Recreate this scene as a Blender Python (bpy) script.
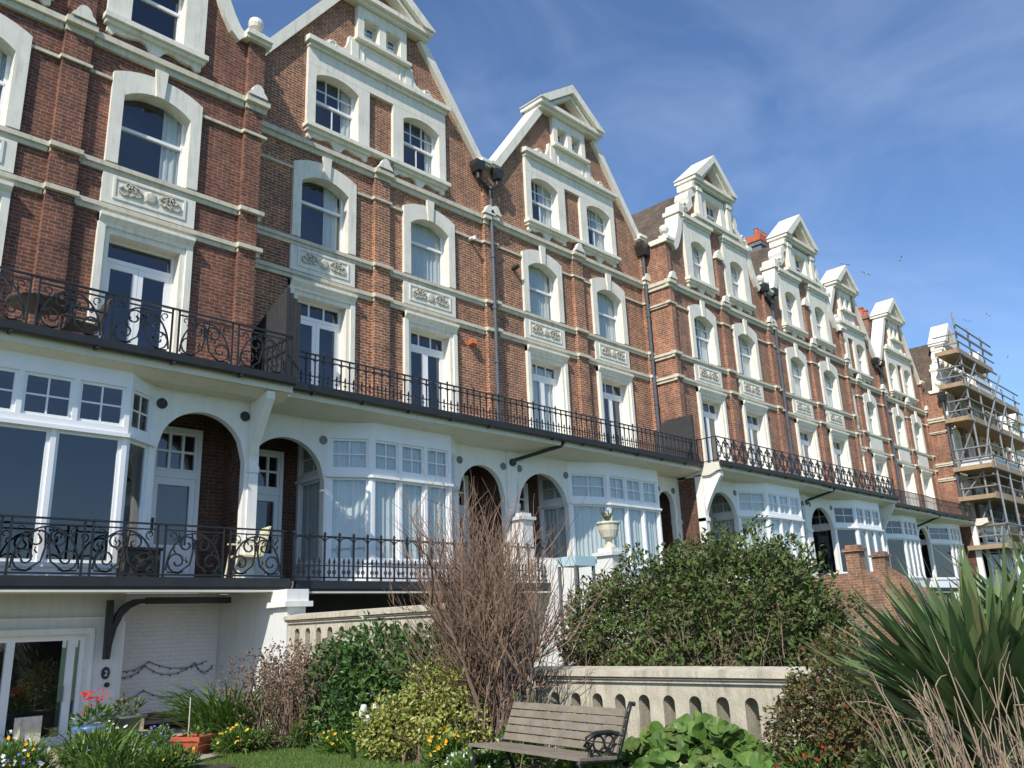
import bpy, math, random
import numpy as np
from mathutils import Matrix, Vector

# ------------------------------------------------------------------ scene, camera, light
for o in list(bpy.data.objects):
    bpy.data.objects.remove(o)
S = bpy.context.scene
COL = S.collection
R = random.Random(7)
ZG = -1.32                      # lawn level; the camera is at z = 0, the terrace runs along x, y goes into the houses

cam_d = bpy.data.cameras.new('camera')
cam = bpy.data.objects.new('camera', cam_d)
COL.objects.link(cam)
F_PX, YAW, PITCH, ROLL = 839.889, 0.8041358, 0.2807836, -0.0415837
fw = Vector((math.sin(YAW)*math.cos(PITCH), math.cos(YAW)*math.cos(PITCH), math.sin(PITCH)))
rt = Vector((math.cos(YAW), -math.sin(YAW), 0)); up = rt.cross(fw)
r2 = math.cos(ROLL)*rt + math.sin(ROLL)*up; u2 = -math.sin(ROLL)*rt + math.cos(ROLL)*up
M = Matrix.Identity(4)
for i in range(3):
    M[i][0], M[i][1], M[i][2] = r2[i], u2[i], -fw[i]
M[0][3], M[1][3], M[2][3] = 0.0, -14.0, 0.0
cam.matrix_world = M
cam_d.sensor_width = 36; cam_d.lens = 36*F_PX/1024
cam_d.clip_start = 0.05; cam_d.clip_end = 3000
S.camera = cam

SUN_TO = Vector((-2.35, -1.0, 2.3)).normalized()
elev = math.asin(SUN_TO.z); az = math.atan2(SUN_TO.x, SUN_TO.y)
W = bpy.data.worlds.new('World'); S.world = W; W.use_nodes = True
wn, wl = W.node_tree.nodes, W.node_tree.links
wn.clear()
sky = wn.new('ShaderNodeTexSky'); sky.sky_type = 'NISHITA'; sky.sun_disc = False
sky.sun_elevation = elev; sky.sun_rotation = az
sky.air_density = 1.0; sky.dust_density = 0.6; sky.ozone_density = 5.0; sky.altitude = 0
tc = wn.new('ShaderNodeTexCoord'); mp = wn.new('ShaderNodeMapping')
mp.inputs['Scale'].default_value = (1.3, 2.6, 5.0); mp.inputs['Rotation'].default_value = (0.3, 0.5, 0.7)
nz = wn.new('ShaderNodeTexNoise'); nz.inputs['Scale'].default_value = 1.7; nz.inputs['Detail'].default_value = 4; nz.inputs['Roughness'].default_value = 0.55; nz.inputs['Distortion'].default_value = 0.9
cr = wn.new('ShaderNodeValToRGB'); cr.color_ramp.elements[0].position = 0.40; cr.color_ramp.elements[1].position = 0.85
cr.color_ramp.elements[0].color = (0, 0, 0, 1); cr.color_ramp.elements[1].color = (.22, .22, .22, 1)
mx = wn.new('ShaderNodeMix'); mx.data_type = 'RGBA'
mx.inputs['B'].default_value = (4.4, 5.2, 6.6, 1)
bg = wn.new('ShaderNodeBackground'); bg.inputs['Strength'].default_value = 0.14
wo = wn.new('ShaderNodeOutputWorld')
wl.new(tc.outputs['Generated'], mp.inputs['Vector']); wl.new(mp.outputs['Vector'], nz.inputs['Vector'])
wl.new(nz.outputs['Fac'], cr.inputs['Fac']); wl.new(cr.outputs['Color'], mx.inputs['Factor'])
tn = wn.new('ShaderNodeMix'); tn.data_type = 'RGBA'; tn.blend_type = 'MULTIPLY'; tn.inputs['Factor'].default_value = 1; tn.inputs['B'].default_value = (.84, .90, .98, 1)
wl.new(sky.outputs['Color'], tn.inputs['A']); wl.new(tn.outputs['Result'], mx.inputs['A']); wl.new(mx.outputs['Result'], bg.inputs['Color']); wl.new(bg.outputs['Background'], wo.inputs['Surface'])

sd = bpy.data.lights.new('sun', 'SUN'); sd.energy = 4.0; sd.angle = math.radians(0.53); sd.color = (1.0, 0.93, 0.82)
so = bpy.data.objects.new('sun', sd); COL.objects.link(so)
so.rotation_euler = (-SUN_TO).to_track_quat('-Z', 'Y').to_euler(); so.location = (-20, -20, 30)

S.render.engine = 'CYCLES'
S.view_settings.view_transform = 'Standard'; S.view_settings.look = 'None'
S.view_settings.gamma = 1.0; S.view_settings.exposure = 0.35
S.cycles.max_bounces = 6; S.cycles.transparent_max_bounces = 12

# ------------------------------------------------------------------ materials
def new_mat(name):
    m = bpy.data.materials.new(name); m.use_nodes = True
    nt = m.node_tree; b = nt.nodes['Principled BSDF']
    return m, nt.nodes, nt.links, b

def paint(name, col, rough=.6, var=.12, scale=3.0, metal=0.0, bump=0.0, dirt=None, dirt_amt=.35):
    m, N, L, b = new_mat(name)
    b.inputs['Roughness'].default_value = rough; b.inputs['Metallic'].default_value = metal
    t = N.new('ShaderNodeTexCoord'); n = N.new('ShaderNodeTexNoise'); n.inputs['Scale'].default_value = scale; n.inputs['Detail'].default_value = 7; n.inputs['Roughness'].default_value = .65
    L.new(t.outputs['Object'], n.inputs['Vector'])
    r = N.new('ShaderNodeValToRGB'); r.color_ramp.elements[0].position = .3; r.color_ramp.elements[1].position = .72
    c0 = tuple(max(0, c*(1-var)) for c in col); c1 = tuple(min(1, c*(1+var)) for c in col)
    r.color_ramp.elements[0].color = (*c0, 1); r.color_ramp.elements[1].color = (*c1, 1)
    L.new(n.outputs['Fac'], r.inputs['Fac'])
    out = r.outputs['Color']
    if dirt:
        mpn = N.new('ShaderNodeMapping'); mpn.inputs['Scale'].default_value = (5, 5, .7)
        L.new(t.outputs['Object'], mpn.inputs['Vector'])
        n2 = N.new('ShaderNodeTexNoise'); n2.inputs['Scale'].default_value = 2.2; n2.inputs['Detail'].default_value = 8; n2.inputs['Roughness'].default_value = .7
        L.new(mpn.outputs['Vector'], n2.inputs['Vector'])
        r2_ = N.new('ShaderNodeValToRGB'); r2_.color_ramp.elements[0].position = .5; r2_.color_ramp.elements[1].position = .75
        r2_.color_ramp.elements[1].color = (dirt_amt,)*3+(1,)
        L.new(n2.outputs['Fac'], r2_.inputs['Fac'])
        mm = N.new('ShaderNodeMix'); mm.data_type = 'RGBA'; mm.inputs['B'].default_value = (*dirt, 1)
        L.new(r2_.outputs['Color'], mm.inputs['Factor']); L.new(out, mm.inputs['A']); out = mm.outputs['Result']
    L.new(out, b.inputs['Base Color'])
    if bump:
        n3 = N.new('ShaderNodeTexNoise'); n3.inputs['Scale'].default_value = scale*12; n3.inputs['Detail'].default_value = 4
        L.new(t.outputs['Object'], n3.inputs['Vector'])
        bp = N.new('ShaderNodeBump'); bp.inputs['Strength'].default_value = bump; bp.inputs['Distance'].default_value = .01
        L.new(n3.outputs['Fac'], bp.inputs['Height']); L.new(bp.outputs['Normal'], b.inputs['Normal'])
    return m

def brick(name, c1, c2, mortar, stain=.5):
    m, N, L, b = new_mat(name); b.inputs['Roughness'].default_value = .85
    uv = N.new('ShaderNodeUVMap'); t = N.new('ShaderNodeTexCoord')
    br = N.new('ShaderNodeTexBrick'); br.inputs['Scale'].default_value = 1
    br.inputs['Brick Width'].default_value = .185; br.inputs['Row Height'].default_value = .064
    br.inputs['Mortar Size'].default_value = .0075; br.inputs['Mortar Smooth'].default_value = .3; br.inputs['Bias'].default_value = -.1
    br.inputs['Color1'].default_value = (*c1, 1); br.inputs['Color2'].default_value = (*c2, 1); br.inputs['Mortar'].default_value = (*mortar, 1)
    L.new(uv.outputs['UV'], br.inputs['Vector'])
    n = N.new('ShaderNodeTexNoise'); n.inputs['Scale'].default_value = .9; n.inputs['Detail'].default_value = 9; n.inputs['Roughness'].default_value = .7
    L.new(t.outputs['Object'], n.inputs['Vector'])
    r = N.new('ShaderNodeValToRGB'); r.color_ramp.elements[0].position = .33; r.color_ramp.elements[1].position = .68
    r.color_ramp.elements[0].color = (1-stain, 1-stain, 1-stain*.9, 1); r.color_ramp.elements[1].color = (1.12, 1.05, 1.0, 1)
    L.new(n.outputs['Fac'], r.inputs['Fac'])
    mm = N.new('ShaderNodeMix'); mm.data_type = 'RGBA'; mm.blend_type = 'MULTIPLY'; mm.inputs['Factor'].default_value = 1
    L.new(br.outputs['Color'], mm.inputs['A']); L.new(r.outputs['Color'], mm.inputs['B'])
    n4 = N.new('ShaderNodeTexNoise'); n4.inputs['Scale'].default_value = 11; n4.inputs['Detail'].default_value = 3
    L.new(t.outputs['Object'], n4.inputs['Vector'])
    r4 = N.new('ShaderNodeValToRGB'); r4.color_ramp.elements[0].color = (.6, .6, .6, 1); r4.color_ramp.elements[1].color = (1.3, 1.25, 1.2, 1)
    r4.color_ramp.elements[0].position = .3; r4.color_ramp.elements[1].position = .7
    L.new(n4.outputs['Fac'], r4.inputs['Fac'])
    m2 = N.new('ShaderNodeMix'); m2.data_type = 'RGBA'; m2.blend_type = 'MULTIPLY'; m2.inputs['Factor'].default_value = .8 if stain > .1 else .1
    L.new(mm.outputs['Result'], m2.inputs['A']); L.new(r4.outputs['Color'], m2.inputs['B'])
    L.new(m2.outputs['Result'], b.inputs['Base Color'])
    mv = N.new('ShaderNodeMapping'); mv.inputs['Scale'].default_value = (3.2, 3.2, .45); L.new(t.outputs['Object'], mv.inputs['Vector'])
    n5 = N.new('ShaderNodeTexNoise'); n5.inputs['Scale'].default_value = 1.4; n5.inputs['Detail'].default_value = 6; n5.inputs['Roughness'].default_value = .65; L.new(mv.outputs['Vector'], n5.inputs['Vector'])
    r5 = N.new('ShaderNodeValToRGB'); r5.color_ramp.elements[0].position = .38; r5.color_ramp.elements[1].position = .62; r5.color_ramp.elements[0].color = (.62, .64, .66, 1); r5.color_ramp.elements[1].color = (1.06, 1.04, 1.0, 1)
    L.new(n5.outputs['Fac'], r5.inputs['Fac'])
    m5 = N.new('ShaderNodeMix'); m5.data_type = 'RGBA'; m5.blend_type = 'MULTIPLY'; m5.inputs['Factor'].default_value = .75 if stain > .1 else 0
    L.new(m2.outputs['Result'], m5.inputs['A']); L.new(r5.outputs['Color'], m5.inputs['B']); L.new(m5.outputs['Result'], b.inputs['Base Color'])
    bp = N.new('ShaderNodeBump'); bp.inputs['Strength'].default_value = .5; bp.inputs['Distance'].default_value = .008; bp.invert = True
    L.new(br.outputs['Fac'], bp.inputs['Height']); L.new(bp.outputs['Normal'], b.inputs['Normal'])
    return m

def glass_mat(name, tint=(.62, .68, .7)):
    m, N, L, b = new_mat(name); N.remove(b)
    o = N['Material Output']; tr = N.new('ShaderNodeBsdfTransparent'); tr.inputs['Color'].default_value = (*tint, 1)
    g = N.new('ShaderNodeBsdfGlossy'); g.inputs['Roughness'].default_value = .015; g.inputs['Color'].default_value = (.95, .97, 1, 1)
    t = N.new('ShaderNodeTexCoord'); n = N.new('ShaderNodeTexNoise'); n.inputs['Scale'].default_value = 1.3
    bp = N.new('ShaderNodeBump'); bp.inputs['Strength'].default_value = .05; bp.inputs['Distance'].default_value = .05
    L.new(t.outputs['Object'], n.inputs['Vector']); L.new(n.outputs['Fac'], bp.inputs['Height'])
    f = N.new('ShaderNodeLayerWeight'); f.inputs['Blend'].default_value = .5
    L.new(bp.outputs['Normal'], g.inputs['Normal'])
    pw_ = N.new('ShaderNodeMath'); pw_.operation = 'POWER'; pw_.inputs[1].default_value = 4.0; L.new(f.outputs['Facing'], pw_.inputs[0])
    ma = N.new('ShaderNodeMath'); ma.operation = 'MULTIPLY_ADD'; ma.inputs[1].default_value = .85; ma.inputs[2].default_value = .11; L.new(pw_.outputs[0], ma.inputs[0])
    mx_ = N.new('ShaderNodeMixShader'); L.new(ma.outputs[0], mx_.inputs['Fac']); L.new(tr.outputs['BSDF'], mx_.inputs[1]); L.new(g.outputs['BSDF'], mx_.inputs[2])
    L.new(mx_.outputs['Shader'], o.inputs['Surface'])
    return m

def leaf_mat(name, cols, rough=.45, trans=.25, spec=.4):
    """cols: list of base colours picked per leaf"""
    m, N, L, b = new_mat(name)
    g = N.new('ShaderNodeNewGeometry'); r = N.new('ShaderNodeValToRGB')
    els = r.color_ramp.elements
    while len(els) < len(cols): els.new(.5)
    for i, c in enumerate(cols):
        els[i].position = i/max(1, len(cols)-1); els[i].color = (*c, 1)
    L.new(g.outputs['Random Per Island'], r.inputs['Fac'])
    L.new(r.outputs['Color'], b.inputs['Base Color']); b.inputs['Roughness'].default_value = rough
    b.inputs['Specular IOR Level'].default_value = spec
    if trans:
        o = N['Material Output']; t = N.new('ShaderNodeBsdfTranslucent'); L.new(r.outputs['Color'], t.inputs['Color'])
        ms = N.new('ShaderNodeMixShader'); ms.inputs['Fac'].default_value = trans
        L.new(b.outputs['BSDF'], ms.inputs[1]); L.new(t.outputs['BSDF'], ms.inputs[2]); L.new(ms.outputs['Shader'], o.inputs['Surface'])
    return m

MT = {}
MT['brick'] = brick('red brick', (.44, .18, .09), (.24, .098, .056), (.68, .57, .43), .5)
MT['brick_dark'] = brick('brown brick with shade', (.27, .098, .06), (.16, .06, .04), (.34, .265, .205), .5)  # brown, with the left house's weaker light put into the colour
MT['brick_orange'] = brick('orange brick', (.39, .175, .105), (.25, .105, .065), (.52, .42, .33), .42)
MT['brick_garden'] = brick('weathered garden brick', (.36, .19, .11), (.25, .13, .08), (.42, .36, .29), .5)
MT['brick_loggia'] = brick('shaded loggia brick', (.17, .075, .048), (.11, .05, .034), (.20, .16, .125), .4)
MT['white'] = paint('white paint', (.78, .77, .73), .5, .05, 2.5, dirt=(.45, .42, .36), dirt_amt=.30)
MT['cream'] = paint('cream stone paint', (.60, .56, .45), .65, .12, 3, dirt=(.27, .25, .19), dirt_amt=.7)
MT['stonewhite'] = paint('white stone paint', (.76, .73, .64), .65, .08, 3, dirt=(.40, .37, .28), dirt_amt=.6)
MT['relief'] = paint('carved relief', (.56, .52, .43), .7, .25, 14, bump=.5)
MT['upvc'] = paint('white window frame', (.80, .81, .82), .35, .03, 4)
MT['soffit'] = paint('pale soffit paint', (.70, .66, .56), .6, .06, 2, dirt=(.40, .38, .30), dirt_amt=.35)
MT['blackiron'] = paint('black iron', (.018, .019, .020), .42, .3, 8)
MT['gutter'] = paint('dark gutter', (.025, .026, .028), .5, .3, 4)
MT['lead'] = paint('grey lead', (.16, .165, .17), .55, .25, 4)
MT['pipegrey'] = paint('grey cast iron pipe', (.085, .095, .115), .5, .2, 5)
MT['screen'] = paint('dark grey fence boards', (.035, .035, .038), .75, .25, 9)
MT['glass'] = glass_mat('window glass', (.88, .92, .92))
MT['glassdark'] = glass_mat('dark window glass', (.35, .4, .44))
MT['dark'] = paint('painted gloom', (.035, .035, .04), .9, .3, 1)  # near-black colour standing for unlit rooms and the shade under a deck
MT['net'] = paint('net curtain', (.56, .59, .58), .9, .06, 2)
MT['creamcurtain'] = paint('cream curtain', (.66, .63, .52), .9, .06, 2)
MT['tile'] = brick('roof tiles', (.20, .15, .10), (.14, .11, .08), (.07, .06, .05), .5)
MT['terracotta'] = paint('terracotta', (.46, .12, .055), .7, .2, 6)
MT['wallwhite'] = paint('whitewashed wall', (.66, .67, .66), .75, .06, 2, bump=.2, dirt=(.4, .4, .38), dirt_amt=.4)
MT['whitebrick'] = brick('white painted brick', (.74, .75, .76), (.72, .73, .74), (.66, .67, .68), .05)
MT['garden_stone'] = paint('weathered rendered stone', (.50, .46, .36), .85, .2, 4.5, bump=.5, dirt=(.19, .18, .11), dirt_amt=.8)
MT['coping_line'] = paint('reddish stone band', (.30, .22, .17), .85, .2, 5)
MT['wood'] = paint('grey weathered timber', (.21, .175, .135), .85, .28, 7, bump=.4, dirt=(.16, .17, .09), dirt_amt=.7)
MT['plank'] = paint('brown scaffold boards', (.34, .24, .15), .8, .2, 3)
MT['tube'] = paint('galvanised tube', (.26, .27, .27), .55, .2, 5, metal=.3)
MT['sheet'] = paint('pale debris sheeting', (.60, .64, .66), .7, .15, 4)
MT['plastic_cream'] = paint('cream plastic', (.62, .58, .40), .5, .05, 3)
MT['wicker'] = paint('dark wicker', (.05, .045, .04), .7, .3, 30)
MT['soil'] = paint('dark soil', (.055, .042, .030), .95, .4, 9, bump=.6)
MT['paving'] = paint('sandy paving', (.36, .31, .23), .9, .2, 3, bump=.3)
MT['lawnbase'] = paint('lawn ground', (.07, .115, .03), .95, .25, 5)
MT['redplastic'] = paint('brick red plastic', (.45, .10, .055), .5, .12, 6)
MT['blueglaze'] = paint('blue glaze', (.09, .17, .34), .25, .15, 5)
MT['greenglaze'] = paint('dull green glaze', (.12, .15, .12), .4, .15, 5)
MT['bluepaint'] = paint('pale blue paint', (.42, .58, .62), .6, .06, 3)
MT['bark'] = paint('brown bark', (.17, .105, .075), .9, .3, 12, bump=.4)
MT['twig'] = leaf_mat('reddish brown twigs', [(.14, .085, .06), (.20, .13, .092), (.26, .18, .13), (.09, .058, .045)], .8, 0, .2)
MT['twig_grey'] = leaf_mat('dry grey brown twigs', [(.18, .12, .09), (.27, .195, .145), (.12, .078, .06)], .85, 0, .2)
MT['cane'] = leaf_mat('dry pinkish canes', [(.26, .19, .13), (.36, .28, .20), (.17, .115, .085)], .8, 0, .2)
MT['leaf_dark'] = leaf_mat('glossy dark green leaves', [(.045, .10, .025), (.075, .15, .04), (.11, .20, .05), (.03, .07, .02)], .38, .2, .4)
MT['leaf_hedge'] = leaf_mat('mid green hedge leaves', [(.07, .12, .03), (.105, .16, .045), (.14, .20, .06), (.13, .11, .055), (.05, .09, .026)], .5, .2, .25)
MT['leaf_gold'] = leaf_mat('yellow variegated leaves', [(.42, .40, .09), (.16, .22, .05), (.52, .50, .16), (.28, .33, .06)], .4, .25, .4)
MT['leaf_red'] = leaf_mat('olive and bronze leaves', [(.085, .11, .03), (.13, .11, .045), (.16, .06, .032), (.06, .09, .025), (.17, .16, .06), (.07, .10, .03)], .45, .15, .4)
MT['leaf_lime'] = leaf_mat('bright fresh leaves', [(.075, .15, .028), (.11, .205, .04), (.16, .27, .06), (.05, .10, .02), (.18, .22, .06)], .42, .25, .35)
MT['leaf_strap'] = leaf_mat('strap leaves', [(.075, .15, .03), (.12, .215, .045), (.17, .28, .06), (.055, .115, .025)], .4, .25, .4)
MT['leaf_sword'] = leaf_mat('grey green sword leaves', [(.08, .14, .05), (.115, .185, .07), (.16, .225, .09), (.13, .20, .085), (.24, .23, .10)], .38, .1, .5)
MT['blade'] = leaf_mat('grass blades', [(.10, .17, .035), (.14, .235, .055), (.18, .28, .07), (.21, .26, .085)], .6, .3, .2)
MT['brownflower'] = leaf_mat('dead brown flower heads', [(.21, .14, .10), (.14, .09, .065), (.29, .21, .15)], .9, .1, .1)
for nm, cs in dict(fl_orange=[(.75, .24, .02), (.85, .42, .03), (.80, .55, .05)], fl_yellow=[(.82, .58, .03), (.85, .66, .10)], fl_red=[(.55, .025, .02), (.70, .06, .04)],
                   fl_white=[(.85, .85, .80), (.78, .80, .74)], fl_blue=[(.10, .12, .48), (.20, .22, .60), (.30, .30, .62)], fl_pink=[(.55, .2, .2), (.6, .3, .3)]).items():
    MT[nm] = leaf_mat('petals ' + nm[3:], cs, .6, .25, .2)
MT['gull'] = paint('white plumage', (.80, .80, .80), .8, .06, 8)
MT['gullgrey'] = paint('grey wing plumage', (.58, .60, .62), .8, .1, 8)
MT['signdigit'] = paint('pale digit', (.7, .7, .62), .6, .02, 3)

# ------------------------------------------------------------------ mesh builder
OFF = (0, 0, 0)
class MB:
    def __init__(s): s.v = []; s.f = []
    def add(s, vs, fs):
        n = len(s.v); s.v += [tuple(map(float, p)) for p in vs]; s.f += [tuple(i+n for i in f) for f in fs]
    def quad(s, a, b, c, d): s.add([a, b, c, d], [(0, 1, 2, 3)])
    def box(s, x0, x1, y0, y1, z0, z1):
        if x0 > x1: x0, x1 = x1, x0
        if y0 > y1: y0, y1 = y1, y0
        if z0 > z1: z0, z1 = z1, z0
        s.add([(x0, y0, z0), (x1, y0, z0), (x1, y1, z0), (x0, y1, z0), (x0, y0, z1), (x1, y0, z1), (x1, y1, z1), (x0, y1, z1)],
              [(0, 3, 2, 1), (4, 5, 6, 7), (0, 1, 5, 4), (1, 2, 6, 5), (2, 3, 7, 6), (3, 0, 4, 7)])
    def obox(s, P, Q, s0, s1, d0, d1, z0, z1):
        """box along the plan line P->Q; s = distance along it, d = distance behind its outer side"""
        px, py = P; dx, dy = Q[0]-px, Q[1]-py; l = math.hypot(dx, dy); dx /= l; dy /= l
        nx, ny = -dy, dx
        pt = lambda a, d, z: (px+dx*a+nx*d, py+dy*a+ny*d, z)
        s.add([pt(s0, d0, z0), pt(s1, d0, z0), pt(s1, d1, z0), pt(s0, d1, z0), pt(s0, d0, z1), pt(s1, d0, z1), pt(s1, d1, z1), pt(s0, d1, z1)],
              [(0, 3, 2, 1), (4, 5, 6, 7), (0, 1, 5, 4), (1, 2, 6, 5), (2, 3, 7, 6), (3, 0, 4, 7)])
    def prism(s, pts, y0, y1):
        n = len(pts)
        s.add([(x, y0, z) for x, z in pts] + [(x, y1, z) for x, z in pts],
              [tuple(range(n)), tuple(range(2*n-1, n-1, -1))] + [(i, i+n, (i+1) % n+n, (i+1) % n) for i in range(n)])
    def prism_x(s, pts, x0, x1):
        n = len(pts)
        s.add([(x0, y, z) for y, z in pts] + [(x1, y, z) for y, z in pts],
              [tuple(range(n)), tuple(range(2*n-1, n-1, -1))] + [(i, i+n, (i+1) % n+n, (i+1) % n) for i in range(n)])
    def prism_z(s, pts, z0, z1):
        n = len(pts)
        s.add([(x, y, z0) for x, y in pts] + [(x, y, z1) for x, y in pts],
              [tuple(range(n)), tuple(range(2*n-1, n-1, -1))] + [(i, i+n, (i+1) % n+n, (i+1) % n) for i in range(n)])
    def ring(s, outer, inner, yf, yo, yi):
        """open frame between two equally long (x, z) lines: front at yf, outer sides back to yo, inner reveal back to yi"""
        n = len(outer); vs = []
        for (ox, oz), (ix, iz) in zip(outer, inner): vs += [(ox, yf, oz), (ix, yf, iz), (ox, yo, oz), (ix, yi, iz)]
        fs = []
        for i in range(n-1):
            a, b = 4*i, 4*i+4
            fs += [(a, b, b+1, a+1), (a+2, b+2, b, a), (a+1, b+1, b+3, a+3)]
        fs += [(0, 1, 3, 2), (4*n-4, 4*n-2, 4*n-1, 4*n-3)]
        s.add(vs, fs)
    def tube(s, pts, r, n=6, closed=False):
        P = [Vector(p) for p in pts]; k = len(P); rs = r if isinstance(r, (list, tuple)) else [r]*k
        vs = []; ref = None
        for i, p in enumerate(P):
            if closed: d = P[(i+1) % k]-P[i-1]
            else: d = P[min(i+1, k-1)]-P[max(i-1, 0)]
            if d.length < 1e-9: d = Vector((0, 0, 1))
            d.normalize()
            if ref is None:
                ref = Vector((0, 0, 1)) if abs(d.z) < .9 else Vector((1, 0, 0))
            a = d.cross(ref)
            if a.length < 1e-4: a = d.cross(Vector((1, 0.3, 0)))
            a.normalize(); b = d.cross(a)
            for j in range(n):
                t = 2*math.pi*(j+.5)/n; q = p+rs[i]*(math.cos(t)*a+math.sin(t)*b); vs.append(tuple(q))
        fs = []
        for i in range(k if closed else k-1):
            i2 = (i+1) % k
            for j in range(n):
                j2 = (j+1) % n; fs.append((i*n+j, i*n+j2, i2*n+j2, i2*n+j))
        if not closed: fs += [tuple(range(n)), tuple(range(k*n-1, (k-1)*n-1, -1))]
        s.add(vs, fs)
    def lathe(s, cx, cy, prof, n=16):
        vs = []; fs = []
        for r, z in prof:
            for j in range(n):
                t = 2*math.pi*j/n; vs.append((cx+r*math.cos(t), cy+r*math.sin(t), z))
        for i in range(len(prof)-1):
            for j in range(n):
                fs.append((i*n+j, i*n+(j+1) % n, (i+1)*n+(j+1) % n, (i+1)*n+j))
        fs += [tuple(range(n-1, -1, -1)), tuple(range((len(prof)-1)*n, len(prof)*n))]
        s.add(vs, fs)
    def build(s, name, mat, parent=None, off=None, smooth=False, loc=None):
        off = OFF if off is None else off
        me = bpy.data.meshes.new(name)
        v = np.array(s.v, dtype=float).reshape(-1, 3) - np.array(off)
        me.from_pydata(v.tolist(), [], s.f); me.update()
        uvl = me.uv_layers.new(name='UVMap')
        nl = len(me.loops); vi = np.empty(nl, dtype=np.int32); me.loops.foreach_get('vertex_index', vi)
        npoly = len(me.polygons); nr = np.empty(npoly*3); me.polygons.foreach_get('normal', nr); nr = np.abs(nr.reshape(-1, 3))
        lt = np.empty(npoly, dtype=np.int32); me.polygons.foreach_get('loop_total', lt)
        ax = np.repeat(np.argmax(nr, axis=1), lt); co = v[vi]
        uu = np.where(ax == 0, co[:, 1], co[:, 0]); vv = np.where(ax == 2, co[:, 1], co[:, 2])
        uvl.data.foreach_set('uv', np.stack([uu, vv], -1).ravel())
        if smooth: me.polygons.foreach_set('use_smooth', [True]*npoly)
        me.materials.append(MT[mat] if isinstance(mat, str) else mat)
        o = bpy.data.objects.new(name, me); COL.objects.link(o)
        if parent: o.parent = parent
        if loc: o.location = loc
        return o

def _islands(v, f):
    par = list(range(len(v)))
    def find(i):
        while par[i] != i: par[i] = par[par[i]]; i = par[i]
        return i
    for q in f:
        a = find(q[0])
        for i in q[1:]: par[find(i)] = a
    g = {}
    for k, q in enumerate(f): g.setdefault(find(q[0]), []).append(k)
    return list(g.values())
def build_parts(mb, name, mat, parent, off=None, gap=.012, **kw):
    """one object per separate piece of the builder's mesh"""
    V = np.array(mb.v); cl = []
    for fs in _islands(mb.v, mb.f):
        idx = sorted({i for k in fs for i in mb.f[k]}); lo, hi = V[idx].min(0)-gap, V[idx].max(0)+gap
        cur = [fs, lo, hi]; keep = []
        for c in cl:
            if (c[1] <= cur[2]).all() and (cur[1] <= c[2]).all(): cur = [cur[0]+c[0], np.minimum(cur[1], c[1]), np.maximum(cur[2], c[2])]
            else: keep.append(c)
        cl = keep+[cur]
    res = []
    for fs, _, _ in cl:
        m = MB(); mp = {}
        for k in fs:
            for i in mb.f[k]:
                if i not in mp: mp[i] = len(m.v); m.v.append(mb.v[i])
            m.f.append(tuple(mp[i] for i in mb.f[k]))
        res.append(m.build(name, mat, parent, off, **kw))
    return res
def thing(name, label, cat, loc, group=None, rz=0):
    o = bpy.data.objects.new(name, None); COL.objects.link(o); o.location = loc; o.rotation_euler = (0, 0, rz)
    o.empty_display_size = .1
    o['label'] = label; o['category'] = cat
    if group: o['group'] = group
    return o
def tag(o, label, cat, group=None, kind=None):
    if label: o['label'] = label
    if cat: o['category'] = cat
    if group: o['group'] = group
    if kind: o['kind'] = kind
    return o
def arch(cx, hw, z0, zs, rise, n=12):
    """foot, spring, arc, spring, foot of a segmental arch"""
    p = [(cx-hw, z0)]
    for i in range(n+1):
        t = -1+2*i/n
        if rise <= 0: h = 0
        else:
            r = (hw*hw+rise*rise)/(2*rise); h = math.sqrt(max(0, r*r-(hw*t)**2))-(r-rise)
        p.append((cx+hw*t, zs+h))
    return p+[(cx+hw, z0)]

# ------------------------------------------------------------------ house
GROUND = ZG
STRAIGHT = dict(kind='straight', shoulder=14.22, capw=1.32, kneel=11.45, apex=15.40)
DUTCH = dict(kind='dutch', shoulder=14.1, capw=1.32, kneel=11.3, apex=15.45)

def wall_face(mb, prof, holes, y, reveal):
    """brick sheet: prof = [(z, xl, xr)...] rising, holes = [(x0, x1, z0, z1)]"""
    zs = sorted({round(p[0], 4) for p in prof} | {round(h[2], 4) for h in holes} | {round(h[3], 4) for h in holes})
    zs = [z for z in zs if prof[0][0]-1e-6 <= z <= prof[-1][0]+1e-6]
    for za, zb in zip(zs[:-1], zs[1:]):
        zm = (za+zb)/2
        for p, q in zip(prof[:-1], prof[1:]):
            if p[0] <= zm <= q[0] and q[0] > p[0]: break
        L = lambda z, k: p[k]+(q[k]-p[k])*(z-p[0])/(q[0]-p[0])
        la, lb, ra, rb = L(za, 1), L(zb, 1), L(za, 2), L(zb, 2)
        hs = sorted([h for h in holes if h[2] <= zm <= h[3]])
        ca, cb = la, lb
        for h in hs:
            mb.quad((ca, y, za), (h[0], y, za), (h[0], y, zb), (cb, y, zb)); ca = cb = h[1]
        mb.quad((ca, y, za), (ra, y, za), (rb, y, zb), (cb, y, zb))
    for x0, x1, z0, z1 in holes:
        y2 = y+reveal
        mb.quad((x0, y, z0), (x0, y2, z0), (x0, y2, z1), (x0, y, z1)); mb.quad((x1, y, z0), (x1, y, z1), (x1, y2, z1), (x1, y2, z0))
        mb.quad((x0, y, z1), (x0, y2, z1), (x1, y2, z1), (x1, y, z1)); mb.quad((x0, y, z0), (x1, y, z0), (x1, y2, z0), (x0, y2, z0))

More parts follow.
